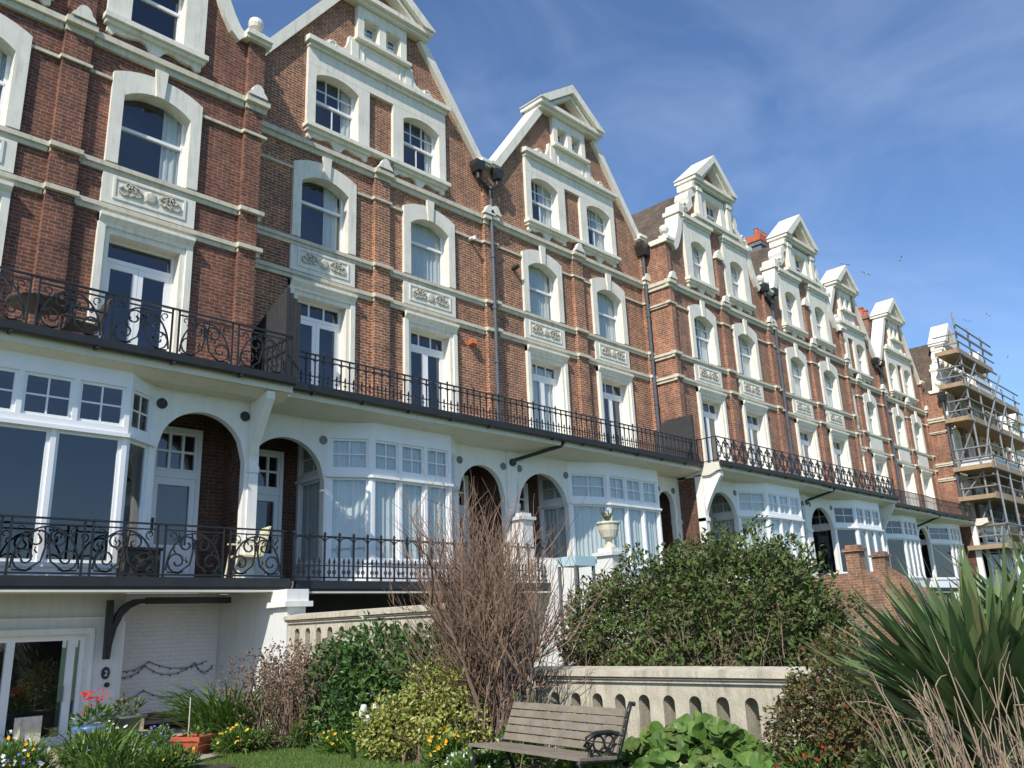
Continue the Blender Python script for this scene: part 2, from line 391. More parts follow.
def curtain_mesh(x0, x1, y, z0, z1, amp=.02, per=.12, wave=0):
    mb = MB(); n = max(4, int((x1-x0)/.03)); vs = []
    for i in range(n+1):
        x = x0+(x1-x0)*i/n; yy = y+amp*math.sin(2*math.pi*x/per+wave)+amp*.5*math.sin(2*math.pi*x/(per*2.7))
        vs += [(x, yy, z0), (x, yy, z1)]
    mb.add(vs, [(2*i, 2*i+2, 2*i+3, 2*i+1) for i in range(n)])
    return mb

def sash(x0, x1, z0, z1, y, cols_top, rows_top, cols_bot, split, fr=.055, bar=.022):
    """window sash bars; split = share of the height taken by the upper light"""
    mb = MB(); d = .06
    mb.box(x0, x0+fr, y, y+d, z0, z1); mb.box(x1-fr, x1, y, y+d, z0, z1)
    mb.box(x0+fr, x1-fr, y, y+d, z0, z0+fr*1.2); mb.box(x0+fr, x1-fr, y, y+d, z1-fr, z1)
    zm = z1-(z1-z0)*split
    mb.box(x0+fr, x1-fr, y-.012, y+d, zm-.03, zm+.03)
    for i in range(1, cols_top):
        x = x0+fr+(x1-x0-2*fr)*i/cols_top; mb.box(x-bar/2, x+bar/2, y+.01, y+d-.01, zm+.03, z1-fr)
    for i in range(1, rows_top):
        z = zm+(z1-fr-zm)*i/rows_top; mb.box(x0+fr, x1-fr, y+.013, y+d-.013, z-bar/2, z+bar/2)
    for i in range(1, cols_bot):
        x = x0+fr+(x1-x0-2*fr)*i/cols_bot; mb.box(x-bar/2, x+bar/2, y+.01, y+d-.01, z0+fr*1.2, zm-.03)
    return mb

def plane_xz(x0, x1, y, z0, z1):
    mb = MB(); mb.quad((x0, y, z0), (x1, y, z0), (x1, y, z1), (x0, y, z1)); return mb

def relief_panel(x0, x1, z0, z1, y, rnd):
    """carved swags: a centre boss and curling stems"""
    mb = MB(); cx, cz = (x0+x1)/2, (z0+z1)/2; h = (z1-z0)
    def blob(bx, bz, rx, rz, ry):
        n = 8; vs = [(bx, y-ry, bz)]
        for ring, f in ((.6, .8), (1, 0)):
            for j in range(n):
                t = 2*math.pi*j/n; vs.append((bx+rx*ring*math.cos(t), y-ry*f, bz+rz*ring*math.sin(t)))
        fs = [(0, 1+j, 1+(j+1) % n) for j in range(n)] + [(1+j, 1+n+j, 1+n+(j+1) % n, 1+(j+1) % n) for j in range(n)]
        mb.add(vs, fs)
    blob(cx, cz, h*.42, h*.42, .045)
    for sgn in (-1, 1):
        for k in range(3):
            c = cx+sgn*(h*.75+k*(x1-x0-h*1.6)/2/3)
            pts = [(c+sgn*.10*(h/.24)*(1-a/9)*math.cos(a*.9+k), y-.018, cz+(h*.40)*(1-a/11)*math.sin(a*.9+k)) for a in range(9)]
            mb.tube(pts, .022, 4)
        for k in range(5):
            blob(cx+sgn*rnd.uniform(h*.55, (x1-x0)/2-.05), cz+rnd.uniform(-.36, .36)*h, .04, .03, .03)
    return mb

def spiral(cx, cz, r0, r1, a0, a1, y, n=18):
    return [(cx+(r0+(r1-r0)*i/n)*math.cos(a0+(a1-a0)*i/n), y, cz+(r0+(r1-r0)*i/n)*math.sin(a0+(a1-a0)*i/n)) for i in range(n+1)]

def railing(style, x0, x1, y, z0, z1):
    """returns (rails+ornament mesh, post mesh)"""
    mb, ps = MB(), MB(); L = x1-x0; H = z1-z0
    if style == 'scroll':
        n = max(1, round(L/1.05)); w = L/n
        mb.box(x0, x1, y-.02, y+.02, z1-.025, z1); mb.box(x0, x1, y-.015, y+.015, z0+.03, z0+.055)
        for i in range(n):
            a = x0+i*w; b = a+w; c = (a+b)/2; hw = w/2-.09
            for px in (a+.055, b-.055): ps.box(px-.013, px+.013, y-.013, y+.013, z0, z1-.02)
            mb.box(a+.055, b-.055, y-.012, y+.012, z1-.10, z1-.08)
            r = .0155
            mb.tube([(c+hw*math.cos(t), y, z0+.10+(H-.22)*math.sin(t)) for t in np.linspace(0, math.pi, 18)], r, 4)
            for sg in (-1, 1):
                f = lambda P: [(c+sg*(q[0]-c), q[1], q[2]) for q in P]
                mb.tube(f(spiral(c+hw*.62, z0+H*.30, H*.22, .035, -2.2, 6.2, y)), r, 4)
                mb.tube(f(spiral(c+hw*.30, z0+H*.62, H*.19, .03, 3.6, -4.2, y)), r, 4)
                mb.tube(f([(c+hw*.95, y, z0+.08), (c+hw*.55, y, z0+.07), (c+hw*.15, y, z0+H*.25), (c+hw*.05, y, z0+H*.5), (c+hw*.12, y, z0+H*.85)]), r, 4)
                mb.tube(f(spiral(c+hw*.82, z0+H*.78, .07, .02, 4.5, -1.5, y, 10)), .01, 4)
                for k in range(4):
                    qx, qz = c+sg*hw*R.uniform(.1, .8), z0+H*R.uniform(.15, .8)
                    mb.tube([(qx, y, qz), (qx+.035*sg, y-.01, qz+.04), (qx+.02*sg, y, qz+.075)], .012, 4)
    elif style == 'spear':
        mb.box(x0, x1, y-.02, y+.02, z1-.025, z1); mb.box(x0, x1, y-.014, y+.014, z1-.115, z1-.095); mb.box(x0, x1, y-.014, y+.014, z0+.05, z0+.075); mb.box(x0, x1, y-.012, y+.012, z0+H*.34, z0+H*.34+.018)
        n = max(2, round(L/.19)); w = L/n
        for i in range(n+1):
            x = x0+i*w; ps.box(x-.011, x+.011, y-.011, y+.011, z0, z1-.02)
            if i % 4 == 0: ps.lathe(x, y, [(.012, z1), (.022, z1+.02), (.022, z1+.04), (.006, z1+.065)], 6)
            if i < n:
                xm = x+w/2; mb.box(xm-.008, xm+.008, y-.008, y+.008, z0+.06, z0+H*.40)
                mb.prism([(xm-.022, z0+H*.40), (xm, z0+H*.36), (xm+.022, z0+H*.40), (xm, z0+H*.50)], y-.008, y+.008)
                mb.box(xm-.03, xm+.03, y-.008, y+.008, z0+H*.22, z0+H*.22+.022)
                mb.tube([(x+.015, y, z1-.14), (x+.05, y, z1-.115), (xm, y, z1-.105), (x+w-.05, y, z1-.115), (x+w-.015, y, z1-.14)], .009, 4)
    elif style == 'arched':
        mb.box(x0, x1, y-.02, y+.02, z1-.025, z1); mb.box(x0, x1, y-.014, y+.014, z0+.05, z0+.075); mb.box(x0, x1, y-.012, y+.012, z0+H*.33, z0+H*.33+.018)
        n = max(2, round(L/.30)); w = L/n
        for i in range(n+1):
            x = x0+i*w; ps.box(x-.014, x+.014, y-.014, y+.014, z0, z1-.02); ps.lathe(x, y, [(.014, z1), (.028, z1+.02), (.028, z1+.045), (.006, z1+.07)], 6)
            if i < n:
                mb.tube([(x+w/2-(w/2-.014)*math.cos(t), y, z1-.10+.075*math.sin(t)) for t in np.linspace(0, math.pi, 9)], .012, 4)
                for k in (1/3, 2/3):
                    xm = x+w*k; mb.box(xm-.009, xm+.009, y-.009, y+.009, z0+.06, z0+H*.42)
                    mb.prism([(xm-.025, z0+H*.42), (xm, z0+H*.37), (xm+.025, z0+H*.42), (xm, z0+H*.52)], y-.008, y+.008)
                    mb.tube([(xm+.032*math.cos(t), y, z0+H*.2+.032*math.sin(t)) for t in np.linspace(0, 2*math.pi, 9)[:-1]], .009, 4, True)
    elif style == 'lattice':
        mb.box(x0, x1, y-.02, y+.02, z1-.025, z1); mb.box(x0, x1, y-.014, y+.014, z0+.04, z0+.065)
        n = max(2, round(L/.5)); w = L/n
        for i in range(n+1):
            x = x0+i*w; ps.box(x-.013, x+.013, y-.013, y+.013, z0, z1-.02)
            if i < n:
                c = x+w/2
                for sg in (-1, 1):
                    for q in (-1, 1):
                        zc = (z0+z1)/2
                        mb.tube([(c+sg*(p[0]), y, zc+q*p[2]) for p in spiral(w*.24, H*.24, .115, .03, -2.6, 3.6, 0, 10)], .014, 4)
                    mb.tube([(c+sg*w*.46, y, z0+.06), (c+sg*w*.12, y, z0+H*.36), (c, y, (z0+z1)/2), (c-sg*w*.12, y, z0+H*.64), (c-sg*w*.46, y, z1-.05)], .013, 4)
                mb.tube([(c+.06*math.cos(t), y, (z0+z1)/2+.075*math.sin(t)) for t in np.linspace(0, 2*math.pi, 9)[:-1]], .012, 4, True)
    else:
        mb.box(x0, x1, y-.02, y+.02, z1-.025, z1); mb.box(x0, x1, y-.014, y+.014, z0+.04, z0+.065); mb.box(x0, x1, y-.012, y+.012, z0+H*.6, z0+H*.6+.018)
        n = max(2, round(L/.12)); w = L/n
        for i in range(n+1):
            x = x0+i*w
            (ps if i % 8 == 0 else mb).box(x-.009, x+.009, y-.009, y+.009, z0, z1-.02)
    return mb, ps

def panel_front(house, P, Q, n, zf, off, low, glass, curtain, plain_low=None):
    """one facet of a ground floor bay along the plan line P->Q, n lights wide"""
    L = math.hypot(Q[0]-P[0], Q[1]-P[1]); mb = MB(); p = .07
    zt0, zt1, zl0, zl1, zlow, ztop = zf
    bx = lambda *a: mb.obox(P, Q, *a)
    bx(0, L, 0, .10, zt1, ztop)                # top panel
    bx(0, L, 0, .10, low, zlow)                # panel under the sill
    bx(-.015, L+.015, -.035, .10, zlow, zlow+.06)
    bx(-.012, L+.012, -.05, .10, zl1, zl1+.055)    # transom ledge
    bx(0, L, 0, .10, zl1+.055, zt0)
    m = plain_low or n
    for i in range(n+1):
        c = p/2+(L-p)*i/n if 0 < i < n else (p/2 if i == 0 else L-p/2)
        bx(c-p/2, c+p/2, 0, .10, zt0, zt1)
    for i in range(m+1):
        c = p/2+(L-p)*i/m if 0 < i < m else (p/2 if i == 0 else L-p/2)
        bx(c-p/2, c+p/2, 0, .10, zlow+.06, zl1)
    win = mb.build('bay_window', 'upvc', house, off)
    fr = MB(); f = .045
    for i in range(n):
        a, b = p/2+(L-p)*i/n+p/2, p/2+(L-p)*(i+1)/n-p/2
        for s0, s1, z0, z1 in ((a, a+f, zt0, zt1), (b-f, b, zt0, zt1), (a+f, b-f, zt0, zt0+f), (a+f, b-f, zt1-f, zt1)): fr.obox(P, Q, s0, s1, .03, .08, z0, z1)
        c = (a+b)/2; fr.obox(P, Q, c-.012, c+.012, .04, .07, zt0+f, zt1-f); zc = (zt0+zt1)/2; fr.obox(P, Q, a+f, b-f, .043, .067, zc-.012, zc+.012)
    for i in range(m):
        a, b = p/2+(L-p)*i/m+p/2, p/2+(L-p)*(i+1)/m-p/2
        for s0, s1, z0, z1 in ((a, a+f, zlow+.06, zl1), (b-f, b, zlow+.06, zl1), (a+f, b-f, zlow+.06, zlow+.06+f), (a+f, b-f, zl1-f, zl1)): fr.obox(P, Q, s0, s1, .03, .08, z0, z1)
    fr.build('glazing_bars', 'upvc', win)
    g = MB()
    ddx, ddy = (Q[0]-P[0])/L, (Q[1]-P[1])/L; gp_ = lambda a, z: (P[0]+ddx*a-ddy*.055, P[1]+ddy*a+ddx*.055, z)
    for za, zb in ((zt0, zt1), (zlow+.06, zl1)): g.quad(gp_(p, za), gp_(L-p, za), gp_(L-p, zb), gp_(p, zb))
    g.build('pane', glass, win, off)
    if curtain:
        dx, dy = (Q[0]-P[0])/L, (Q[1]-P[1])/L; nx, ny = -dy, dx; c = MB(); k = int(L/.03); vs = []
        for i in range(k+1):
            s_ = L*i/k; d = .11+.022*math.sin(s_*2*math.pi/.13)+.012*math.sin(s_*2*math.pi/.31)
            vs += [(P[0]+dx*s_+nx*d, P[1]+dy*s_+ny*d, zlow), (P[0]+dx*s_+nx*d, P[1]+dy*s_+ny*d, zt1)]
        c.add(vs, [(2*i, 2*i+2, 2*i+3, 2*i+1) for i in range(k)])
        c.build('curtain', curtain, win, off)
    return win

def make_house(name, label, c, vw, dz, W, g, brickm, opt):
    global OFF
    OFF = (0, 0, GROUND)
    o_ = dict(rail='spear', yg=-1.4, zdeck=4.27, left_side=False, right_side=False, pier_l=.22, pier_r=.22, w1='one', w3='six', curtains=[None]*8, ystrip=.6,
              bay=None, arches=(), ground=True, detail=True, door='three', carved=True, rail_z=.68, mirror=False, pil_left=True, rail_l=None, rail_r=None, roof_top=None)
    o_.update(opt); o = o_
    H = thing(name, label, 'house', (c, vw, GROUND), 'terrace of brick houses'); off = (0, 0, GROUND)
    rnd = random.Random(hash_label(label)); hw = W/2; sx = W/6.85
    wx = 1.442*sx; ww = .785*min(1, sx*1.06)
    Z = lambda z: z+dz
    zD = o['zdeck']; straight = g['kind'] == 'straight'
    L1, L2, L4 = Z(6.93), Z(7.67), Z(9.99)
    sh, kn, ap, cw = Z(g['shoulder']), Z(g['kneel']), Z(g['apex']), g['capw']*sx
    # ---- brick wall with openings and the gable outline
    if straight:
        out = [(kn, hw-.1), (sh, cw-.10)]
    else:
        q = [(11.3, 2.98), (11.42, 2.84), (11.65, 2.70), (12.0, 2.54), (12.4, 2.42), (12.72, 2.36), (12.95, 2.30), (13.02, 1.86), (13.25, 1.60), (13.42, 1.66), (13.62, 1.58), (13.78, 1.32), (14.1, 1.22)]
        out = [(Z(z), x*sx) for z, x in q]
    prof = [(zD-.2, -hw, hw), (kn, -hw, hw)] + [(z+1e-4*(i == 0), -x, x) for i, (z, x) in enumerate(out)] + [(sh+.01, -cw+.1, cw-.1), (ap-.1, -.02, .02)]
    holes = []
    wi = ww-.2
    for s in (-1, 1):
        holes.append((s*wx-wi-.05, s*wx+wi+.05, zD-.2, Z(6.5)))
        holes.append((s*wx-wi-.05, s*wx+wi+.05, L2, Z(9.45)))
    g3 = (.94*sx, .56*sx) if straight else (1.30*sx, .48*sx)     # third floor window offset, half width
    gz0, gz1 = Z(10.42), Z(11.92)
    for s in (-1, 1): holes.append((s*g3[0]*(1.28 if straight else 1)-g3[1]-.04, s*g3[0]*(1.28 if straight else 1)+g3[1]+.04, gz0-.02, gz1))
    tw = .54*sx; tz0, tz1 = Z(13.28), Z(13.88)
    if straight: holes += [(-tw-.03, -.09*sx, tz0-.02, tz1+.02), (.09*sx, tw+.03, tz0-.02, tz1+.02)]
    else: holes += [(-.53*sx, .53*sx, Z(12.9), Z(13.75))]
    mb = MB(); wall_face(mb, prof, holes, 0, .24)
    depth = 7.0
    if o['left_side']: mb.quad((-hw, 0, zD-.4), (-hw, depth, zD-.4), (-hw, depth, kn), (-hw, 0, kn))
    if o['right_side']: mb.quad((hw, 0, zD-.4), (hw, depth, zD-.4), (hw, depth, kn), (hw, 0, kn))
    wall = mb.build('brick_wall', brickm, H, off)
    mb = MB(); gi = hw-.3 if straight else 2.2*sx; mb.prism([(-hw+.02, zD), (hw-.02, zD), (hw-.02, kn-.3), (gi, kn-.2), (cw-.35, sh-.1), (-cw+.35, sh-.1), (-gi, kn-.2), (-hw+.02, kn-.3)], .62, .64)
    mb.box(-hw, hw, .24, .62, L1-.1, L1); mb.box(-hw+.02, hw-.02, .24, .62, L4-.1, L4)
    mb.build('interior', 'dark', H, off)  # near-black sheets stand in for the gloom behind the windows
    # ---- pilasters
    pw = .21
    mb = MB(); pils = [(-pw+.03, pw+.03, L4-.02)]
    top_p = kn-.02
    if o['pier_l']: pils.append((-hw, -hw+o['pier_l'], top_p))
    if o['pier_r']: pils.append((hw-o['pier_r'], hw, top_p))
    for a, b, zt in pils: mb.box(a, b, -.10, -.003, zD-.2, zt)
    if not straight: mb.box(-pw+.03, pw+.03, -.10, -.003, L4+.02, Z(11.6))
    build_parts(mb, 'pilaster', brickm, H)
    if not straight:
        mb = MB(); mb.box(-pw-.02, pw+.08, -.18, 0, Z(11.6), Z(11.70)); mb.prism([(-pw+.03, Z(11.7)), (pw+.03, Z(11.7)), (pw-.04, Z(11.85)), (.06, Z(11.98)), (-pw+.1, Z(11.85))], -.16, -.02); mb.build('pilaster_cap', 'stonewhite', H, off)
    # ---- string courses breaking forward round the pilasters
    def course(zt, h, proj, segs, mat, nm, step=True):
        mb = MB()
        def seg(a, b, pr):
            mb.box(a, b, -pr, -.002, zt-h*.48, zt)
            if step: mb.box(a+.02*(pr > proj), b-.02*(pr > proj), -pr*.55, -.002, zt-h, zt-h*.48)
            mb.prism_x([(-pr, zt), (-.002, zt), (-.002, zt+.035)], a, b)
        for a, b in segs: seg(a, b, proj)
        pr_ = proj+.09
        for a, b, zz in pils: seg(a-.035 if a > -hw+.01 else (a-.10 if o['left_side'] else a), b+.035 if b < hw-.01 else (b+.10 if o['right_side'] else b), pr_)
        for sg, on in ((-1, o['left_side']), (1, o['right_side'])):
            if on: mb.box(sg*(hw+.002), sg*(hw+.10), -.003, .79, zt-h*.48, zt); mb.box(sg*(hw+.002), sg*(hw+.06), -.003, .79, zt-h, zt-h*.48)
        return build_parts(mb, nm, mat, H)
    def between(cuts):
        cuts = sorted(cuts); segs = []; x = -hw
        for a, b in cuts:
            if a > x: segs.append((x, a))
            x = max(x, b)
        if x < hw: segs.append((x, hw))
        return segs
    pc = [(a-.035, b+.035) for a, b, _ in pils]
    course(L1, .16, .085, between(pc), 'cream', 'string_course'); course(L2, .16, .085, between(pc), 'cream', 'string_course')
    course(L4, .22, .125, between(pc), 'cream', 'cornice')
    sw = [(s*wx-ww, s*wx+ww) for s in (-1, 1)]
    course(Z(9.28), .11, .05, between(pc+sw), 'cream', 'thin_string_course', False)
    # half round acroteria on the cornice over the pilasters
    mb = MB()
    for a, b, _ in pils:
        m_ = (a+b)/2
        mb.prism([(m_-.20, L4+.03), (m_+.20, L4+.03), (m_+.17, L4+.09)] + [(m_+.115*math.cos(t), L4+.15+.13*math.sin(t)) for t in np.linspace(0, math.pi, 9)] + [(m_-.17, L4+.09)], -.24, -.12)
    build_parts(mb, 'acroterion', 'stonewhite', H)
    # ---- windows and doors
    ci = 0
    for s in (-1, 1):
        cx = s*wx
        # balcony door
        mb = MB(); zt = Z(6.44)
        mb.ring(arch(cx, ww, zD-.05, L1-.175, 0, 2), arch(cx, wi+.09, zD-.05, zt+.10, 0, 2), -.085, -.001, .0)
        mb.ring(arch(cx, wi+.09, zD-.05, zt+.10, 0, 2), arch(cx, wi, zD-.05, zt, 0, 2), -.045, .02, .24)
        mb.prism_x([(-.16, L1-.18), (-.16, L1-.24), (-.085, L1-.33), (-.001, L1-.33), (-.001, L1-.18)], cx-ww, cx+ww)
        dr = mb.build('balcony_door', 'stonewhite', H, off)
        x0, x1 = cx-wi, cx+wi; fr = MB(); y = .17; f = .05
        zm = zt-.36
        fr.box(x0, x0+f, y, y+.07, zD, zt); fr.box(x1-f, x1, y, y+.07, zD, zt); fr.box(x0+f, x1-f, y, y+.07, zt-f, zt); fr.box(x0+f, x1-f, y-.01, y+.07, zm-.035, zm+.035)
        k = 3 if o['door'] == 'three' else 1
        for i in range(1, k):
            xx = x0+f+(x1-x0-2*f)*i/k; fr.box(xx-.016, xx+.016, y+.01, y+.06, zm+.035, zt-f)
        mid = cx; sw_ = .085
        for a, b in ((x0+f, mid), (mid, x1-f)):
            fr.box(a+.003, a+sw_, y+.005, y+.06, zD, zm-.035); fr.box(b-sw_, b-.003, y+.005, y+.06, zD, zm-.035)
            fr.box(a+sw_, b-sw_, y+.005, y+.06, zD, zD+.22); fr.box(a+sw_, b-sw_, y+.005, y+.06, zm-.135, zm-.035)
        fr.build('door_leaves', 'upvc', dr)
        plane_xz(x0+f, x1-f, y+.035, zD+.2, zt-f).build('pane', 'glass' if o['curtains'][ci] else 'glassdark', dr)
        if o['curtains'][ci]: curtain_mesh(x0+f, x1-f, y+.09, zD, zt-.1, wave=cx).build('curtain', o['curtains'][ci][0], dr)
        ci += 1
        # carved panel between the two strings
        mb = MB(); mb.box(cx-ww, cx+ww, -.05, -.001, L1+.036, L2-.172); pa = mb.build('carved_panel', 'stonewhite', H, off)
        if o['carved']:
            mb = MB(); a, b, z0, z1 = cx-.58*sx, cx+.58*sx, L1+.18, L2-.24
            for q in ((a-.04, b+.04, z0-.04, z0), (a-.04, b+.04, z1, z1+.04), (a-.04, a, z0, z1), (b, b+.04, z0, z1)): mb.box(q[0], q[1], -.068, -.051, q[2], q[3])
            mb.build('panel_border', 'stonewhite', pa)
            relief_panel(a, b, z0, z1, -.052, rnd).build('relief', 'relief', pa)
        # first floor arched window
        mb = MB(); z0 = L2+.036; zs, rs = Z(9.02), .22*sx
        mb.ring(arch(cx, ww, z0, Z(9.40), .20), arch(cx, wi, z0, zs, rs), -.075, -.001, .22)
        mb.prism([(cx-.07, zs+rs-.02), (cx+.07, zs+rs-.02), (cx+.11, L4-.235), (cx-.11, L4-.235)], -.115, -.05)
        wn_ = mb.build('arched_window', 'stonewhite', H, off)
        x0, x1 = cx-wi, cx+wi; st = o['w1']
        if st == 'vent': sm = sash(x0, x1, z0, zs+rs+.04, .15, 1, 1, 1, .40)
        elif st == 'two': sm = sash(x0, x1, z0, zs+rs+.04, .15, 2, 2, 2, .45)
        else: sm = sash(x0, x1, z0, zs+rs+.04, .15, 1, 1, 1, .48)
        sm.build('sash', 'upvc', wn_); cu = o['curtains'][ci]
        plane_xz(x0+.05, x1-.05, .18, z0+.05, zs+rs).build('pane', 'glass' if cu else 'glassdark', wn_)
        if cu:
            a, b = x0+.05+(x1-x0-.1)*cu[1], x0+.05+(x1-x0-.1)*cu[2]
            curtain_mesh(a, b, .24, z0, zs+rs, wave=cx).build('curtain', cu[0], wn_)
        ci += 1
        # gable floor window
        gx = s*g3[0]*(1.28 if straight else 1); gw = g3[1]; x0, x1 = gx-gw, gx+gw
        if straight: host = None
        mb = MB(); zs3, r3 = gz1-.22, .17
        if straight:
            xi, xo = s*.34*sx, s*1.97*sx
            outer = arch((xi+xo)/2, abs(xo-xi)/2, gz0, gz1+.02, 0)
            inner = arch(gx, gw, gz0, zs3, r3)
            mb.ring(outer, inner, -.09, -.001, .2)
        else:
            mb.ring(arch(gx, gw+.40*sx, gz0, Z(12.42), 0), arch(gx, gw, gz0, zs3, r3), -.10, -.001, .2)
            mb.box(gx-gw-.40*sx-.06, gx+gw+.40*sx+.06, -.22, -.001, Z(12.50), Z(12.62)); mb.box(gx-gw-.40*sx-.02, gx+gw+.40*sx+.02, -.15, -.001, Z(12.42), Z(12.50))
        # sill and scalloped apron
        a, b = (min(xi, xo)-.04, max(xi, xo)+.04) if straight else (gx-gw-.45*sx, gx+gw+.45*sx)
        mb.box(a, b, -.20, -.001, gz0-.10, gz0-.001); mb.box(a+.03, b-.03, -.14, -.001, gz0-.17, gz0-.10)
        n_ = 20; pts = [(a+.08, gz0-.17)]
        for i in range(n_+1):
            t = i/n_; zz = gz0-.20-.07*abs(math.sin(3*math.pi*t))-(.10 if t < .08 or t > .92 or abs(t-.5) < .06 else 0)
            pts.append((a+.08+(b-a-.16)*t, zz))
        pts.append((b-.08, gz0-.17)); mb.prism(pts, -.07, -.001)
        w3 = mb.build('gable_window', 'stonewhite', H, off)
        if o['w3'] == 'six': sm = sash(x0, x1, gz0, zs3+r3+.03, .12, 3, 2, 2, .47)
        elif o['w3'] == 'plain': sm = sash(x0, x1, gz0, zs3+r3+.03, .12, 1, 1, 1, .45)
        else: sm = sash(x0, x1, gz0, zs3+r3+.03, .12, 2, 2, 2, .47)
        sm.build('sash', 'upvc', w3); cu = o['curtains'][ci]
        plane_xz(x0+.05, x1-.05, .15, gz0+.05, zs3+r3).build('pane', 'glass' if cu else 'glassdark', w3)
        if cu:
            a2, b2 = x0+.05+(x1-x0-.1)*cu[1], x0+.05+(x1-x0-.1)*cu[2]
            curtain_mesh(a2, b2, .21, gz0, zs3+r3, wave=cx).build('curtain', cu[0], w3)
        ci += 1
    # ---- gable dressing
    if straight:
        mb = MB(); X = 1.97*sx
        mb.box(-X-.052, X+.052, -.205, -.003, gz0-.096, gz0-.006)
        mb.box(-X, X, -.092, -.001, gz1+.022, Z(12.36)); mb.box(-X-.02, X+.02, -.15, -.001, Z(12.36), Z(12.45)); mb.box(-X-.08, X+.08, -.24, -.001, Z(12.45), Z(12.56)); mb.prism_x([(-.24, Z(12.56)), (-.001, Z(12.56)), (-.001, Z(12.63))], -X-.08, X+.08)
        mb.build('window_hood', 'stonewhite', H, off)
        # scrolled panel over the hood
        mb = MB(); zb = Z(12.57); pts = [(-1.52*sx, zb)]
        half = [(1.52, 0), (1.56, .12), (1.46, .24), (1.30, .22), (1.18, .17), (1.04, .22), (.96, .40), (.92, .62)]
        pts = [(-x*sx, zb+z) for x, z in half] + [(x*sx, zb+z) for x, z in reversed(half)]
        mb.prism(pts, -.10, -.001)
        for s in (-1, 1):
            mb.tube([(s*p[0], p[1], p[2]) for p in spiral(1.36*sx, zb+.14, .10, .03, 0, 6.5, -.115, 14)], .02, 4)
            mb.box(s*.78*sx-.10, s*.78*sx+.10, -.125, -.101, zb+.10, zb+.52)
        for q in ((-.55*sx, .55*sx, zb+.10, zb+.13), (-.55*sx, .55*sx, zb+.47, zb+.50), (-.55*sx, -.52*sx, zb+.13, zb+.47), (.52*sx, .55*sx, zb+.13, zb+.47)): mb.box(q[0], q[1], -.122, -.101, q[2], q[3])
        mb.build('scroll_panel', 'stonewhite', H, off)
        mb = MB(); X = .72*sx
        for a, b in ((-tw, -.10*sx), (.10*sx, tw)): mb.ring([(a-.02, tz0-.01), (a-.02, tz1+.01), (b+.02, tz1+.01), (b+.02, tz0-.01)], [(a+.02, tz0+.002), (a+.02, tz1-.02), (b-.02, tz1-.02), (b-.02, tz0+.002)], -.10, .0, .16)
        mb.box(-X-.08, X+.08, -.24, -.001, tz0-.13, tz0-.05); mb.box(-X-.03, X+.03, -.17, -.001, tz0-.05, tz0)
        for a, b in ((-X, -tw), (-.10*sx, .10*sx), (tw, X)): mb.box(a, b, -.13, .05, tz0, tz1)
        mb.box(-X, X, -.13, -.001, tz1, sh-.06)
        tpw = mb.build('attic_window', 'stonewhite', H, off)
        for a, b in ((-tw, -.10*sx), (.10*sx, tw)):
            sash(a, b, tz0, tz1, .10, 2, 2, 2, .5, .04, .02).build('sash', 'upvc', tpw); plane_xz(a, b, .13, tz0, tz1).build('pane', 'glassdark', tpw)
    else:
        mb = MB(); X = 1.42*sx
        mb.box(-X-.06, X+.06, -.26, -.001, Z(12.74), Z(12.86)); mb.box(-X, X, -.17, -.001, Z(12.66), Z(12.74))
        mb.build('attic_ledge', 'stonewhite', H, off)
        mb = MB(); a = .5*sx; mb.ring([(-a-.02, Z(12.86)), (-a-.02, Z(13.74)), (a+.02, Z(13.74)), (a+.02, Z(12.86))], [(-a+.02, Z(12.87)), (-a+.02, Z(13.71)), (a-.02, Z(13.71)), (a-.02, Z(12.87))], -.10, .0, .16)
        mb.box(-a-.28*sx, -a, -.13, .1, Z(12.86), Z(13.74)); mb.box(a, a+.28*sx, -.13, .1, Z(12.86), Z(13.74)); mb.box(-a-.28*sx, a+.28*sx, -.13, -.001, Z(13.74), Z(13.97))
        for s in (-1, 1):
            x_ = s*1.02*sx; mb.box(x_-.13*sx, x_+.13*sx, -.20, -.001, Z(12.86), Z(13.80)); mb.box(x_-.17*sx, x_+.17*sx, -.24, -.001, Z(13.80), Z(13.97))
        tpw = mb.build('attic_window', 'stonewhite', H, off)
        sash(-a, a, Z(12.95), Z(13.74), .10, 3, 1, 3, .5, .05, .022).build('sash', 'upvc', tpw); plane_xz(-a, a, .13, Z(12.95), Z(13.74)).build('pane', 'glassdark', tpw)
    # gable coping: a band following the outline, standing proud
    mb = MB()
    line = [(x, z) for z, x in out]
    band, yf, yb = (.17, -.13, .42) if straight else (.20, -.12, .40)
    if straight: line = [(hw-.14, kn)] + [(cw-.06, sh)]
    def offset(ln, d):
        res = []
        for i in range(len(ln)):
            a = ln[max(i-1, 0)]; b = ln[min(i+1, len(ln)-1)]; dx, dz_ = b[0]-a[0], b[1]-a[1]; l = math.hypot(dx, dz_) or 1
            res.append((ln[i][0]+dz_/l*d, ln[i][1]-dx/l*d))
        return res
    outer = offset(line, .05); inner = offset(line, -band)
